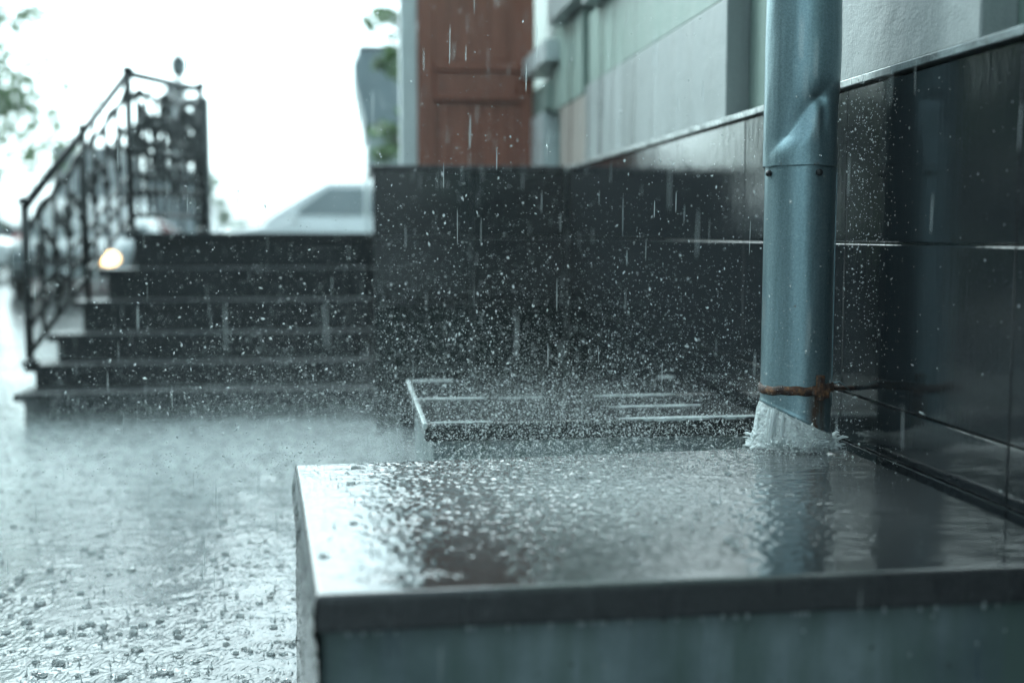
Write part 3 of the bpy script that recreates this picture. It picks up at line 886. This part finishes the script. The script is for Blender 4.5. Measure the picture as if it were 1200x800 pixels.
def clamp_box(name, c, w, dp, h, mat):
    bm = bmesh.new(); add_box(bm, -w/2, w/2, -dp/2, dp/2, -h/2, h/2, 0.001, 2)
    me = bm_mesh(name, bm)
    me.transform(Matrix.Translation(c) @ Matrix((t_, n_, Vector((0,0,1)))).transposed().to_4x4())
    return link_mesh(name, me, mat, clamp)
clamp_box("lug", at(ta, RL+0.008, 0.577), 0.011, 0.013, 0.046, M_RUST)
clamp_box("lug", at(ta+0.17, RL+0.008, 0.570), 0.010, 0.013, 0.026, M_RUST)
c = at(ta, RL+0.010, 0.571)
tube("bolt", [c-t_*0.014, c+t_*0.028], 0.004, M_RUST, clamp, 6)
c = at(ta, RL+0.010, 0.571)-t_*0.012
tube("bolt_head", [c-t_*0.004, c+t_*0.002], 0.0075, M_RUST, clamp, 6, False)
tube("wall_bracket", [(PXC+RL, PYC-0.004, 0.569), (PXC+0.09, PYC, 0.566), (XW+0.004, PYC+0.004, 0.5655)], [0.0055, 0.0042, 0.0045], M_RUST, pipe, 8)
tube("wire", [(PXC+RL+0.002, PYC-0.012, 0.578), (PXC+0.082, PYC-0.012, 0.580), (PXC+0.096, PYC-0.006, 0.571), (PXC+0.11, PYC-0.002, 0.560)], 0.0012, M_GALV, pipe, 6)

# water bursting from the outlet
def gush():
    n, nz = 220, 90
    a = np.linspace(0, 2*math.pi, n, endpoint=False)
    A = np.ones((nz+1, 1))*a[None, :]; T = np.linspace(0, 1, nz+1)[:, None]*np.ones((1, n))
    ztop = np.vectorize(zcut)(a)[None, :]+0.012
    Zs = SZ+0.001+(ztop-SZ-0.001)*T
    ca, sa_ = np.cos(A), np.sin(A)
    ribs = vnoise(A*5, T*1.6+3, 1.6, 61)*0.5+vnoise(A*12, T*4+1, 1.6, 62)*0.4+vnoise(A*26, T*9+1, 2.0, 63)*0.3
    low = 1-T
    r = 0.0625+0.0075*low**1.3+0.0055*np.clip(-ca, 0, 1)*low**0.7*1.7+0.0095*ribs*np.clip(low*3, 0, 1)+0.0035*vnoise(A*40, T*16, 2.0, 66)*np.clip(low*2, 0, 1)
    r += 0.016*np.exp(-(T/0.045)**2)*(0.8+0.7*vnoise(A*9, T*0+2, 2.0, 64))
    dz = 0.004*vnoise(A*12, T*6, 2.0, 65)*np.clip(T*4, 0, 1)*low
    V = np.stack([(PXC+r*ca).ravel(), (PYC+r*sa_).ravel(), (Zs+dz).ravel()], 1)
    i, k = np.meshgrid(np.arange(nz), np.arange(n), indexing='ij'); i, k = i.ravel(), k.ravel()
    Fq = np.stack([i*n+k, i*n+(k+1) % n, (i+1)*n+(k+1) % n, (i+1)*n+k], 1)
    top = len(V); V = np.concatenate([V, [[PXC, PYC, float(ztop.mean())], [PXC, PYC, SZ]]])
    k = np.arange(n)
    tri_t = np.stack([nz*n+k, nz*n+(k+1) % n, np.full(n, top), np.full(n, top)], 1)
    g = thing("water_gush", "foaming water bursting from the slanted mouth of the drainpipe", "water", (PXC, PYC, SZ))
    me = bpy.data.meshes.new("stream")
    me.from_pydata([tuple(p) for p in V], [], [tuple(int(q) for q in f) for f in Fq]+[(int(nz*n+i), int(nz*n+(i+1) % n), top) for i in range(n)]+[(int((i+1) % n), int(i), top+1) for i in range(n)])
    link_mesh("stream", me, M_GUSH, g, True)
    # water kicked back up where the stream hits the ledge
    r_ = random.Random(5)
    for _ in range(70):
        an = r_.uniform(math.pi*0.7, math.pi*2.15); out = r_.uniform(0.006, 0.034); hgt = r_.uniform(0.003, 0.020)
        p0 = at(an, 0.070+r_.uniform(-0.004, 0.008), SZ+0.002); pts = []
        for i in range(6):
            t = i/5
            p = at(an+0.05*t*r_.uniform(-1, 1), 0.070+out*t, SZ+0.002+hgt*4*t*(1-0.62*t)*0.8)
            pts.append(p)
        w = r_.uniform(0.0012, 0.0030)
        tube("tongue", pts, [w*1.6, w*1.3, w, w*0.7, w*0.9, w*0.3], M_GUSH, g, 7)
    for _ in range(10):
        an = r_.uniform(math.pi*0.8, math.pi*1.3)
        zt = zcut(an)+0.002; out = r_.uniform(0.008, 0.022); pts = []
        for i in range(7):
            t = i/6; pts.append(at(an, RL-0.003+out*t**0.7, zt-(zt-SZ)*t**1.7))
        w = r_.uniform(0.0012, 0.0024)
        tube("tongue", pts, [w*0.8, w, w*1.6, w*0.9, w*1.4, w*0.8, w*0.5], M_GUSH, g, 7)
gush()
def foam():
    r = np.random.default_rng(123); N = 2600
    an = r.uniform(0, 2*math.pi, N); rr = 0.071+np.abs(r.normal(0, 0.020, N))*(1+0.8*np.clip(-np.cos(an), 0, 1))
    P = np.stack([PXC+rr*np.cos(an), np.minimum(PYC+rr*np.sin(an), 2.26), SZ+0.003+np.abs(r.normal(0, 0.006, N))*np.exp(-(rr-0.071)/0.03)], 1)
    ok = (P[:, 1] < 2.14) & (P[:, 0] < 0.912); P = P[ok]; n = len(P)
    rad = np.clip(r.lognormal(-6.9, 0.45, n), 0.0005, 0.0030)
    g = bpy.data.objects["water_gush"]
    o = link_mesh("foam", drops_mesh("foam", P, rad, r.normal(0, 1, (n, 3)), r.uniform(0.8, 1.6, n)), M_GUSH, g, True)
    o["kind"] = "stuff"

# ------------------------------------------------------------------ cars
def make_car(name, label, loc, rz, paint, length=4.3, width=1.76, height=1.5, suv=0.0, lit=False, lz=0.565, group="cars parked beyond the stairs"):
    t = thing(name, label, "car", (0, 0, 0), group)
    L, W, H = length, width, height
    def sec(y_w, pts): pass
    zb = 0.24+suv*0.1; belt = 0.62*H
    prof = [(-L/2, zb+0.12), (-L/2+0.03, belt*0.78), (-L/2+0.12, belt), (L*0.20, belt+0.01), (L*0.40, belt*0.86), (L/2-0.10, belt*0.74), (L/2-0.01, belt*0.52), (L/2, zb+0.1), (L/2-0.2, zb), (-L/2+0.2, zb)]
    bm = bmesh.new(); add_prism(bm, prof, 'y', -W/2, W/2, 0.09, 3)
    # plan taper towards nose and tail, tumblehome
    for v in bm.verts:
        f = 1-0.16*max(0, (abs(v.co.x)-L*0.30)/(L*0.2))**1.6
        v.co.y *= f*(1-0.06*max(0, (v.co.z-0.55)/0.5))
    body = link_mesh("body", bm_mesh("body", bm), paint, t, True)
    # greenhouse: lofted rings (x0..x1 roof shorter than base)
    x0b, x1b, x0t, x1t = -L*0.47, L*0.30, -L*0.36, L*0.075
    def cab(inset, z0, z1, mat, nm, bev, xo=0.0):
        bm = bmesh.new()
        wb, wt = W/2*0.90-inset, W/2*0.70-inset
        lv = []
        for s in np.linspace(0, 1, 7):
            z = z0+(z1-z0)*s; q = s**1.15
            xa, xb = x0b+(x0t-x0b)*q+inset, x1b+(x1t-x1b)*q-inset
            w = wb+(wt-wb)*s**1.3
            lv.append([bm.verts.new(p) for p in ((xa, -w, z), (xb, -w*0.96, z), (xb, w*0.96, z), (xa, w, z))])
        fs = [bm.faces.new(lv[0][::-1]), bm.faces.new(lv[-1])]
        for i in range(6):
            for k in range(4): fs.append(bm.faces.new((lv[i][k], lv[i][(k+1) % 4], lv[i+1][(k+1) % 4], lv[i+1][k])))
        bmesh.ops.recalc_face_normals(bm, faces=fs)
        bmesh.ops.bevel(bm, geom=[e for e in bm.edges if e.calc_face_angle(0) > 0.5], offset=bev, segments=3, affect='EDGES', profile=0.5)
        return link_mesh(nm, bm_mesh(nm, bm), mat, t, True)
    cab(0.0, belt-0.05, H, paint, "roof", 0.06)
    def q(s):     # greenhouse outline at height fraction s
        z = belt-0.05+(H-belt+0.05)*s; k = s**1.15
        return z, x0b+(x0t-x0b)*k, x1b+(x1t-x1b)*k, W/2*0.90+(W/2*0.70-W/2*0.90)*s**1.3
    for sgn in (-1, 1):
        for (f0, f1) in ((0.10, 0.47), (0.50, 0.90)):
            pts = []
            for s, fr in ((0.20, None), (0.52, None), (0.84, None)): pts.append((s, fr))
            loop = []
            for s in (0.18, 0.5, 0.84):
                z, xa, xb, w = q(s); loop.append((xa+(xb-xa)*f0, sgn*(w+0.006), z))
            for s in (0.84, 0.5, 0.18):
                z, xa, xb, w = q(s); loop.append((xa+(xb-xa)*f1, sgn*(w*(1-0.04*f1)+0.010), z))
            bm = bmesh.new(); vs = [bm.verts.new(p) for p in loop]; vi = [bm.verts.new((p[0], p[1]-sgn*0.02, p[2])) for p in loop]
            fs = [bm.faces.new(vs), bm.faces.new(vi[::-1])]+[bm.faces.new((vs[i], vi[i], vi[(i+1) % 6], vs[(i+1) % 6])) for i in range(6)]
            bmesh.ops.recalc_face_normals(bm, faces=fs)
            link_mesh("side_window", bm_mesh("side_window", bm), M_GLASS, t)
    for nm, end in (("windscreen", 1), ("rear_window", 0)):
        loop = []
        for s, sg in ((0.16, -1), (0.86, -1), (0.86, 1), (0.16, 1)):
            z, xa, xb, w = q(s); x = (xb+0.012) if end else (xa-0.012)
            loop.append((x, sg*w*0.84, z))
        bm = bmesh.new(); dx = -0.02 if end else 0.02
        vs = [bm.verts.new(p) for p in loop]; vi = [bm.verts.new((p[0]+dx, p[1], p[2]-0.004)) for p in loop]
        fs = [bm.faces.new(vs), bm.faces.new(vi[::-1])]+[bm.faces.new((vs[i], vi[i], vi[(i+1) % 4], vs[(i+1) % 4])) for i in range(4)]
        bmesh.ops.recalc_face_normals(bm, faces=fs)
        link_mesh(nm, bm_mesh(nm, bm), M_GLASS, t)
    for sx in (-L*0.31, L*0.31):
        for sy in (-1, 1):
            y = sy*(W/2-0.10)
            wh = tube("wheel", [(sx, y-0.10, 0.32), (sx, y+0.10, 0.32)], 0.12, M_TRIM, t, 16, False)
            bm = bmesh.new(); add_tube(bm, [(sx, y-0.105, 0.32), (sx, y-0.09, 0.32), (sx, y+0.09, 0.32), (sx, y+0.105, 0.32)], [0.28, 0.32, 0.32, 0.28], 24)
            link_mesh("tyre", bm_mesh("tyre", bm), M_TYRE, wh, True)
            bm = bmesh.new(); add_tube(bm, [(sx, y+sy*0.06, 0.32), (sx, y+sy*0.112, 0.32)], 0.20, 16)
            link_mesh("rim", bm_mesh("rim", bm), M_RIM, wh, False)
    for sy in (-1, 1):
        bm = bmesh.new(); add_box(bm, L/2-0.16, L/2-0.02, sy*0.59-0.15, sy*0.59+0.15, lz-0.075, lz+0.075, 0.03, 2)
        hl = link_mesh("headlight", bm_mesh("headlight", bm), M_GLASS, t, True)
        if lit and sy > 0:
            bm = bmesh.new(); add_tube(bm, [(L/2-0.03, sy*0.59, lz), (L/2-0.012, sy*0.59, lz), (L/2-0.004, sy*0.59, lz)], [0.09, 0.09, 0.05], 18)
            for v in bm.verts: v.co.y = sy*0.59+(v.co.y-sy*0.59)*1.5
            link_mesh("bulb", bm_mesh("bulb", bm), M_HEAD, hl, True)
        bm = bmesh.new(); add_box(bm, -L/2-0.004, -L/2+0.12, sy*0.62-0.12, sy*0.62+0.12, 0.66, 0.84, 0.02, 2)
        link_mesh("tail_light", bm_mesh("tail_light", bm), M_RED, t, True)
        bm = bmesh.new(); add_box(bm, L*0.17, L*0.17+0.10, sy*(W/2-0.02)-0.07, sy*(W/2-0.02)+0.09, belt+0.0, belt+0.13, 0.03, 2)
        link_mesh("wing_mirror", bm_mesh("wing_mirror", bm), paint, t, True)
    box("grille", L/2-0.04, L/2+0.004, -0.42, 0.42, 0.40, 0.58, M_TRIM, t, 0.01)
    box("number_plate", L/2-0.01, L/2+0.012, -0.26, 0.26, 0.30, 0.39, M_JAMB, t, 0.004)
    t.location = loc; t.rotation_euler = (0, 0, rz)
    return t
gh = Mat("lit_headlight", (1, 0.9, 0.75), 0.2)
gh.set("Emission Color", (1.0, 0.60, 0.24, 1)); gh.set("Emission Strength", 2.6)
M_HEAD = gh.m
make_car("parked_car", "white car parked behind the stair landing", (-0.02, 20.9, 0), math.pi, M_CARWHITE, 4.8, 1.84, 1.74, 0.6)
make_car("parked_car", "grey car facing the street with one headlight glowing beside the railing", (-3.92, 19.15, 0), -math.pi/2+0.02, M_CARGREY, 4.2, 1.74, 1.40, 0, True, 0.52)
make_car("parked_car", "red car seen through the lower bars of the railing", (-4.9, 27.0, 0), 0.1, M_CARRED, 4.2, 1.72, 1.42)
make_car("parked_car", "dark car at the far left edge behind the tree", (-9.0, 30.0, 0), 0.25, M_CARDARK, 4.4, 1.76, 1.45)
make_car("parked_car", "pale car at the far left edge beneath the tree", (-8.6, 25.0, 0), 0.05, M_CARWHITE, 4.3, 1.74, 1.42)

# ------------------------------------------------------------------ far buildings, lamp
kio = thing("kiosk", "blue grey kiosk with a flared upper storey beyond the porch", "kiosk", (1.2, 17.0, 0))
up = [(0.215, 2.30), (0.07, 2.90), (0.06, 3.08), (0.145, 3.27), (2.4, 3.27), (2.5, 3.08), (2.48, 2.90), (2.33, 2.30)]
prism("upper_storey", up, 'y', 16.0, 18.4, M_GREYCLAD, kio, 0.02, 2)
box("band", 0.20, 2.34, 16.02, 18.38, 2.18, 2.296, M_GREYDARK, kio, 0.01)
box("lower_storey", 0.235, 2.30, 16.06, 18.3, -0.02, 2.176, M_GREYLIGHT, kio, 0.01)
box("roof_cap", 0.13, 2.42, 15.97, 18.43, 3.273, 3.31, M_GREYDARK, kio, 0.008)
w_ = box("window", 1.2, 2.0, 16.03, 16.08, 1.0, 1.9, M_JAMB, kio, 0.005)
box("pane", 1.26, 1.94, 16.02, 16.031, 1.06, 1.84, M_PANE, w_)

def far_block(name, label, x0, x1, y0, y1, h, mat, win):
    t = thing(name, label, "building", ((x0+x1)/2, (y0+y1)/2, 0), "buildings in the distance")
    box("wall", x0, x1, y0, y1, -0.05, h, mat, t)
    box("roof", x0-0.12, x1+0.12, y0-0.12, y1+0.12, h+0.002, h+0.14, M_GREYDARK, t)
    for (wx, wz) in win:
        f = box("window", wx-0.22, wx+0.22, y0-0.03, y0+0.02, wz, wz+0.7, M_JAMB, t)
        box("pane", wx-0.17, wx+0.17, y0-0.035, y0-0.031, wz+0.05, wz+0.65, M_PANE, f)
far_block("distant_house", "distant grey house seen behind the lower railing", -11.75, -9.6, 50, 58, 4.2, M_GREYDARK, [(-11.2, 2.6), (-10.3, 2.6), (-11.2, 1.0), (-10.3, 1.0)])
far_block("distant_tower", "narrow grey tower rising behind the landing railing", -8.75, -8.1, 60, 63, 7.95, M_TRIM, [(-8.42, 6.2), (-8.42, 4.4)])
far_block("distant_house", "low grey building spread out behind the landing railing", -9.4, -6.6, 57, 59.5, 3.7, M_GREYCLAD, [(-8.9, 2.2), (-8.0, 2.2), (-7.1, 2.2)])
lamp = thing("street_lamp", "dark globe street lamp standing beyond the landing railing", "street lamp", (-2.01, 15.0+3, 0))
LX, LY = -2.42, 18.0
lamp.location = (LX, LY, 0); ORG[lamp.name] = Vector((LX, LY, 0))
lathe("pole", [(0.07, 0), (0.07, 0.3), (0.035, 0.4), (0.028, 3.0), (0.05, 3.05), (0.03, 3.1)], LX, LY, M_IRON, lamp, 12)
lathe("globe", [(0.05, 3.10), (0.10, 3.16), (0.125, 3.25), (0.11, 3.33), (0.05, 3.39), (0.01, 3.41)], LX, LY, M_GREYDARK, lamp, 18)
lathe("cap", [(0.13, 3.335), (0.07, 3.40), (0.02, 3.45), (0.008, 3.50)], LX, LY, M_IRON, lamp, 16)

# ------------------------------------------------------------------ trees
def leaf_mesh(name, centers, sizes, nper, seed, leaf):
    r = np.random.default_rng(seed); P = []
    for c, s in zip(centers, sizes):
        q = r.normal(0, 1, (nper, 3)); q /= np.linalg.norm(q, axis=1, keepdims=True)
        P.append(np.array(c)+q*np.array(s)*r.uniform(0.35, 1.0, (nper, 1))**0.6)
    P = np.concatenate(P); n = len(P)
    u = r.normal(0, 1, (n, 3)); u /= np.linalg.norm(u, axis=1, keepdims=True)
    w = np.cross(u, r.normal(0, 1, (n, 3))); w /= np.linalg.norm(w, axis=1, keepdims=True)
    L = leaf*r.uniform(0.6, 1.3, (n, 1))
    V = np.stack([P-u*L, P+w*L*0.45, P+u*L, P-w*L*0.45], 1).reshape(-1, 3)
    return np_mesh(name, V, np.arange(4*n).reshape(n, 4))
def make_tree(name, label, x, y, h, crown_r, seed, clumps=34, nper=120, leaf=0.09, low=0.35, group="trees round the courtyard", cat="tree", only=None):
    r = random.Random(seed)
    t = thing(name, label, cat, (x, y, 0), group)
    bm = bmesh.new()
    top = h*0.75
    add_tube(bm, [(x, y, -0.05), (x+r.uniform(-.1, .1), y, h*0.25), (x+r.uniform(-.2, .2), y+r.uniform(-.2, .2), h*0.5), (x+r.uniform(-.3, .3), y, top)], [0.045*h**0.8, 0.032*h**0.8, 0.022*h**0.8, 0.008*h**0.8], 10)
    cs, ss = [], []
    for k in range(clumps):
        an = r.uniform(0, 6.28); rad = crown_r*math.sqrt(r.random()); z = h*(low+(1-low)*r.random())
        f = math.sin(math.pi*min(1, max(0.08, (z/h-low*0.8)/(1.05-low*0.8))))**0.5
        p = (x+rad*f*math.cos(an), y+rad*f*math.sin(an), z)
        cs.append(p); s = r.uniform(0.16, 0.34)*crown_r; ss.append((s, s, s*0.7))
        if k % 3 == 0:
            z0 = max(h*0.22, z-rad*0.7-0.2)
            add_tube(bm, [(x, y, z0), ((x+p[0])/2+r.uniform(-.1, .1), (y+p[1])/2, (z0+z)/2+0.1), p], [0.012*h**0.8, 0.007*h**0.8, 0.004], 6)
    link_mesh("trunk", bm_mesh("trunk", bm), M_BARK, t, True)
    link_mesh("crown", leaf_mesh("crown", cs, ss, nper, seed, leaf), M_LEAF, t)
    return t
make_tree("tree", "loose green tree at the upper left edge of the yard", -6.9, 18.5, 6.8, 3.1, 3, 120, 110, 0.095, 0.06)
make_tree("tree", "slender green tree between the kiosk and the brown door", 0.68, 12.5, 4.6, 0.55, 9, 46, 60, 0.055, 0.25)
make_tree("tree", "small tree showing just above the car bonnet", -3.6, 34.0, 2.3, 0.8, 12, 14, 70, 0.09, 0.2)
src = make_tree("tree", "broad dense tree first of the row left of the yard", -7.5, 13.6, 3.9, 2.8, 5, 70, 230, 0.15, 0.24)
PLACE = ["left of the yard level with the landing", "left of the yard level with the farther ledge", "left of the camera across the yard", "behind the camera across the yard",
         "behind the first tree of the row, farthest back", "in the rear row level with the grey car", "in the rear row level with the stairs"]
def dup(root, loc, rz, s, label):
    c = root.copy(); COL.objects.link(c); c.location = loc; c.rotation_euler = (0, 0, rz); c.scale = (s, s, s); c["label"] = label
    for ch in root.children:
        q = ch.copy(); COL.objects.link(q); q.parent = c
    return c
for k, (x, y, s) in enumerate([(-7.3, 9.2, 0.95), (-7.6, 4.8, 1.08), (-7.2, 0.4, 0.92), (-7.5, -4.2, 1.05), (-11.2, 15.5, 1.1), (-11.5, 11.0, 1.0), (-11.7, 6.4, 1.1)]):
    dup(src, (x, y, 0), 1.3*k+0.5, s, "broad dense tree "+PLACE[k])

hd = thing("hedge", "low clipped dark hedge at the left edge of the yard", "hedge", (-4.9, 10.7, 0))
bm = bmesh.new()
r_ = random.Random(4); cs, ss = [], []
for k in range(120):
    x, y, z = r_.uniform(-6.6, -3.6), r_.uniform(10.3, 11.1), r_.uniform(0.1, 0.72)
    cs.append((x, y, z)); ss.append((0.22, 0.2, 0.16))
    if k % 6 == 0: add_tube(bm, [(x, y, -0.03), (x+r_.uniform(-.05, .05), y, z*0.6), (x+r_.uniform(-.1, .1), y, z)], [0.02, 0.014, 0.005], 6)
link_mesh("stems", bm_mesh("stems", bm), M_BARK, hd, True)
link_mesh("foliage", leaf_mesh("foliage", cs, ss, 170, 6, 0.05), M_LEAF, hd)

# ------------------------------------------------------------------ rain and spray
ICO_V, ICO_F = None, None
OCT = np_mesh("octahedron", np.array([[0,0,1],[1,0,0],[0,1,0],[-1,0,0],[0,-1,0],[0,0,-1]], float),
              np.array([[0,1,2],[0,2,3],[0,3,4],[0,4,1],[5,2,1],[5,3,2],[5,4,3],[5,1,4]]))
def ico():
    global ICO_V, ICO_F
    bm = bmesh.new(); bm.from_mesh(OCT)
    bm.verts.ensure_lookup_table()
    bpy.data.meshes.remove(OCT)
    ICO_V = np.array([v.co[:] for v in bm.verts]); ICO_F = np.array([[v.index for v in f.verts] for f in bm.faces]); bm.free()
ico()
def drops_mesh(name, P, rad, axis, stretch):
    n = len(P)
    a = axis/np.linalg.norm(axis, axis=1, keepdims=True)
    ref = np.where(np.abs(a[:, 2:3]) < 0.9, np.array([[0, 0, 1.0]]), np.array([[1.0, 0, 0]]))
    b = np.cross(a, ref); b /= np.linalg.norm(b, axis=1, keepdims=True); c = np.cross(a, b)
    V = (ICO_V[None, :, 0:1]*b[:, None, :]+ICO_V[None, :, 1:2]*c[:, None, :])*rad[:, None, None]
    V = V+ICO_V[None, :, 2:3]*a[:, None, :]*(rad*stretch)[:, None, None]+P[:, None, :]
    Fq = ICO_F[None]+(np.arange(n)*len(ICO_V))[:, None, None]
    return np_mesh(name, V.reshape(-1, 3), Fq.reshape(-1, 3))
def spray():
    r = np.random.default_rng(77)
    # flights of droplets kicked up from the ledges: ballistic arcs
    N = 70000
    x0 = np.where(r.uniform(0, 1, N) < 0.62, r.normal(0.42, 0.20, N), r.uniform(-0.35, 0.86, N))
    y0 = np.where(r.uniform(0, 1, N) < 0.6, r.uniform(1.92, 2.2, N), r.uniform(2.15, 3.0, N))
    vz = r.gamma(2.2, 0.62, N); vx = r.normal(-0.25, 0.85, N); vy = r.normal(0.05, 0.35, N)
    t = r.uniform(0.02, 1.0, N)*2*vz/9.8
    P = np.stack([x0+vx*t, y0+vy*t, SZ+0.002+vz*t-4.9*t*t], 1)
    vel = np.stack([vx, vy, vz-9.8*t], 1)
    rad = np.clip(r.lognormal(-7.85, 0.55, N), 0.00018, 0.0018)
    st = 1+np.minimum(np.linalg.norm(vel, axis=1)*0.9, 3.4)*r.uniform(0.2, 1, N)
    ok = (P[:, 0] < 0.94) & (P[:, 2] > SZ+0.001) & (P[:, 1] > 1.55)
    # the odd heavy drop among them
    big = r.uniform(0, 1, N) < 0.022
    rad[big] = np.clip(rad[big]*3.2, 0.0008, 0.0024)
    # larger lazy drops thrown to the left over the yard
    N2 = 2400
    P2 = np.stack([r.normal(-0.15, 0.45, N2), r.uniform(1.95, 3.9, N2), 0.14+r.gamma(2.0, 0.19, N2)], 1)
    v2 = np.stack([r.normal(-1, 0.5, N2), r.normal(0, 0.3, N2), r.normal(-0.1, 0.35, N2)], 1)
    rad2 = np.clip(r.lognormal(-7.45, 0.45, N2), 0.0003, 0.0015); st2 = r.uniform(1.2, 3.4, N2)
    # fine drift low over the yard and along the porch wall
    N3 = 30000
    P3 = np.stack([r.normal(-0.12, 0.60, N3), r.uniform(2.5, 5.2, N3), 0.03+r.gamma(1.7, 0.16, N3)], 1)
    v3 = np.stack([r.normal(0, .6, N3), r.normal(0, .3, N3), r.normal(-.3, .8, N3)], 1)
    rad3 = np.clip(r.lognormal(-7.25, 0.4, N3), 0.0004, 0.0016); st3 = r.uniform(1, 2.2, N3)
    ok3 = P3[:, 0] < 0.93
    ok2 = P2[:, 0] < 0.92; P2, v2, rad2, st2 = P2[ok2], v2[ok2], rad2[ok2], st2[ok2]
    P = np.concatenate([P[ok], P2, P3[ok3]]); vel = np.concatenate([vel[ok], v2, v3[ok3]])
    rad = np.concatenate([rad[ok], rad2, rad3[ok3]]); st = np.concatenate([st[ok], st2, st3[ok3]])
    o = link_mesh("spray", drops_mesh("spray", P, rad, vel, st), M_SPRAY, None, True)
    o["kind"] = "stuff"; o["label"] = "spray of fine droplets bouncing off the ledges"; o["category"] = "spray"
spray()
foam()
def drips():
    r = np.random.default_rng(55); n = 46
    x = r.uniform(-0.03, 0.90, n)
    P = np.stack([x, np.full(n, 1.316), SZ-0.0415-np.where(r.uniform(0, 1, n) < .75, 0, r.uniform(0.005, 0.09, n))], 1)
    o = link_mesh("drips", drops_mesh("drips", P, r.uniform(0.0012, 0.0030, n), np.tile(np.array([[0.0, 0, 1]]), (n, 1)), r.uniform(1.2, 2.6, n)), M_SPRAY, bpy.data.objects["stone_ledge"], True)
    o["kind"] = "stuff"
drips()
def rebound():
    r = np.random.default_rng(78); N = 80000
    y = 2.2+3.4*r.uniform(0, 1, N)**0.5; x = np.where(r.uniform(0, 1, N) < .75, r.uniform(-1, 0.12, N)*(0.35+0.28*y), r.uniform(-4, 0.1, N))
    P = np.stack([x, y, 0.012+r.exponential(0.045, N)], 1)
    rad = np.clip(r.lognormal(-6.95, 0.4, N), 0.0004, 0.0019)
    ax = np.stack([r.normal(0, .5, N), r.normal(0, .3, N), r.normal(0, 1, N)], 1)
    a = ax/np.linalg.norm(ax, axis=1, keepdims=True)
    b = np.cross(a, np.array([[0.6, 0.8, 0.01]])); b /= np.linalg.norm(b, axis=1, keepdims=True); c = np.cross(a, b)
    st = r.uniform(1, 2, N)
    D = np.stack([a*st[:, None], b, c, -b, -c, -a*st[:, None]], 1)*rad[:, None, None]+P[:, None, :]
    f = np.array([[0,1,2],[0,2,3],[0,3,4],[0,4,1],[5,2,1],[5,3,2],[5,4,3],[5,1,4]])
    Fq = f[None]+(np.arange(N)*6)[:, None, None]
    o = link_mesh("rebound_spray", np_mesh("rebound_spray", D.reshape(-1, 3), Fq.reshape(-1, 3)), M_MIST, None, True)
    o["kind"] = "stuff"; o["label"] = "low layer of droplets rebounding off the flooded ground"; o["category"] = "spray"
rebound()
def rain():
    r = np.random.default_rng(88)
    N = 6500
    P = np.stack([r.uniform(-4.2, 0.9, N), 1.25+8.5*r.uniform(0, 1, N)**1.25, r.uniform(0.15, 3.6, N)], 1)
    ok = ~((P[:, 0] > 0.08) & (P[:, 1] > 5.2) & (P[:, 2] < 1.2)) & ~((P[:, 1] > 5.5) & (P[:, 2] < 1.0))
    ok &= ~((np.abs(P[:, 0]-PXC) < 0.1) & (np.abs(P[:, 1]-PYC) < 0.1))
    P = P[ok]; N = len(P)
    ax = np.stack([r.normal(0.012, 0.012, N), r.normal(0, 0.015, N), np.ones(N)], 1)
    L = r.uniform(0.014, 0.034, N); rad = r.uniform(0.0004, 0.0009, N)
    a = ax/np.linalg.norm(ax, axis=1, keepdims=True)
    prof = [(-1.0, 0.15), (-0.75, 0.8), (0.0, 1.0), (0.7, 0.7), (1.0, 0.1)]
    k = 6; an = np.arange(k)*2*math.pi/k
    V = []
    for s, w in prof:
        V.append(P[:, None, :]+a[:, None, :]*(s*L)[:, None, None]+np.stack([np.cos(an), np.sin(an), np.zeros(k)], 1)[None]*(w*rad)[:, None, None])
    V = np.stack(V, 1)          # N, 5, k, 3
    i, j = np.meshgrid(np.arange(len(prof)-1), np.arange(k), indexing='ij'); i, j = i.ravel(), j.ravel()
    f = np.stack([i*k+j, i*k+(j+1) % k, (i+1)*k+(j+1) % k, (i+1)*k+j], 1)
    Fq = f[None]+(np.arange(N)*len(prof)*k)[:, None, None]
    o = link_mesh("rain", np_mesh("rain", V.reshape(-1, 3), Fq.reshape(-1, 4)), M_RAIN, None, True)
    o["kind"] = "stuff"; o["label"] = "falling raindrops across the whole yard"; o["category"] = "rain"
rain()
def beads():
    r = np.random.default_rng(99); N = 1100
    y = np.where(r.uniform(0, 1, N) < 0.75, r.normal(2.13, 0.06, N), r.uniform(1.5, 3.0, N)); z = 0.56+0.575*r.uniform(0, 1, N)**0.6
    P = np.stack([np.full(N, XW-0.0002), y, z], 1)
    rad = np.clip(r.lognormal(-7.35, 0.45, N), 0.0003, 0.0018)
    ax = np.tile(np.array([[0.0, 0, 1.0]]), (N, 1))
    o = link_mesh("water_beads", drops_mesh("water_beads", P, rad, ax, r.uniform(1, 1.8, N)), M_SPRAY, bld, True)
    o["kind"] = "stuff"
beads()

# ------------------------------------------------------------------ rain haze filling the whole yard
gm = bpy.data.materials.new("rain_haze"); gm.use_nodes = True
nt = gm.node_tree; nt.nodes.clear()
out = nt.nodes.new("ShaderNodeOutputMaterial"); vol = nt.nodes.new("ShaderNodeVolumePrincipled")
vol.inputs["Color"].default_value = (0.93, 0.98, 1.0, 1); vol.inputs["Density"].default_value = 0.0017
vol.inputs["Anisotropy"].default_value = 0.2
nt.links.new(vol.outputs[0], out.inputs["Volume"])
hz = box("haze", -305, 305, -155, 405, -1.0, 10.5, gm)
hz["kind"] = "stuff"; hz["label"] = "pale rain haze hanging over the whole yard"
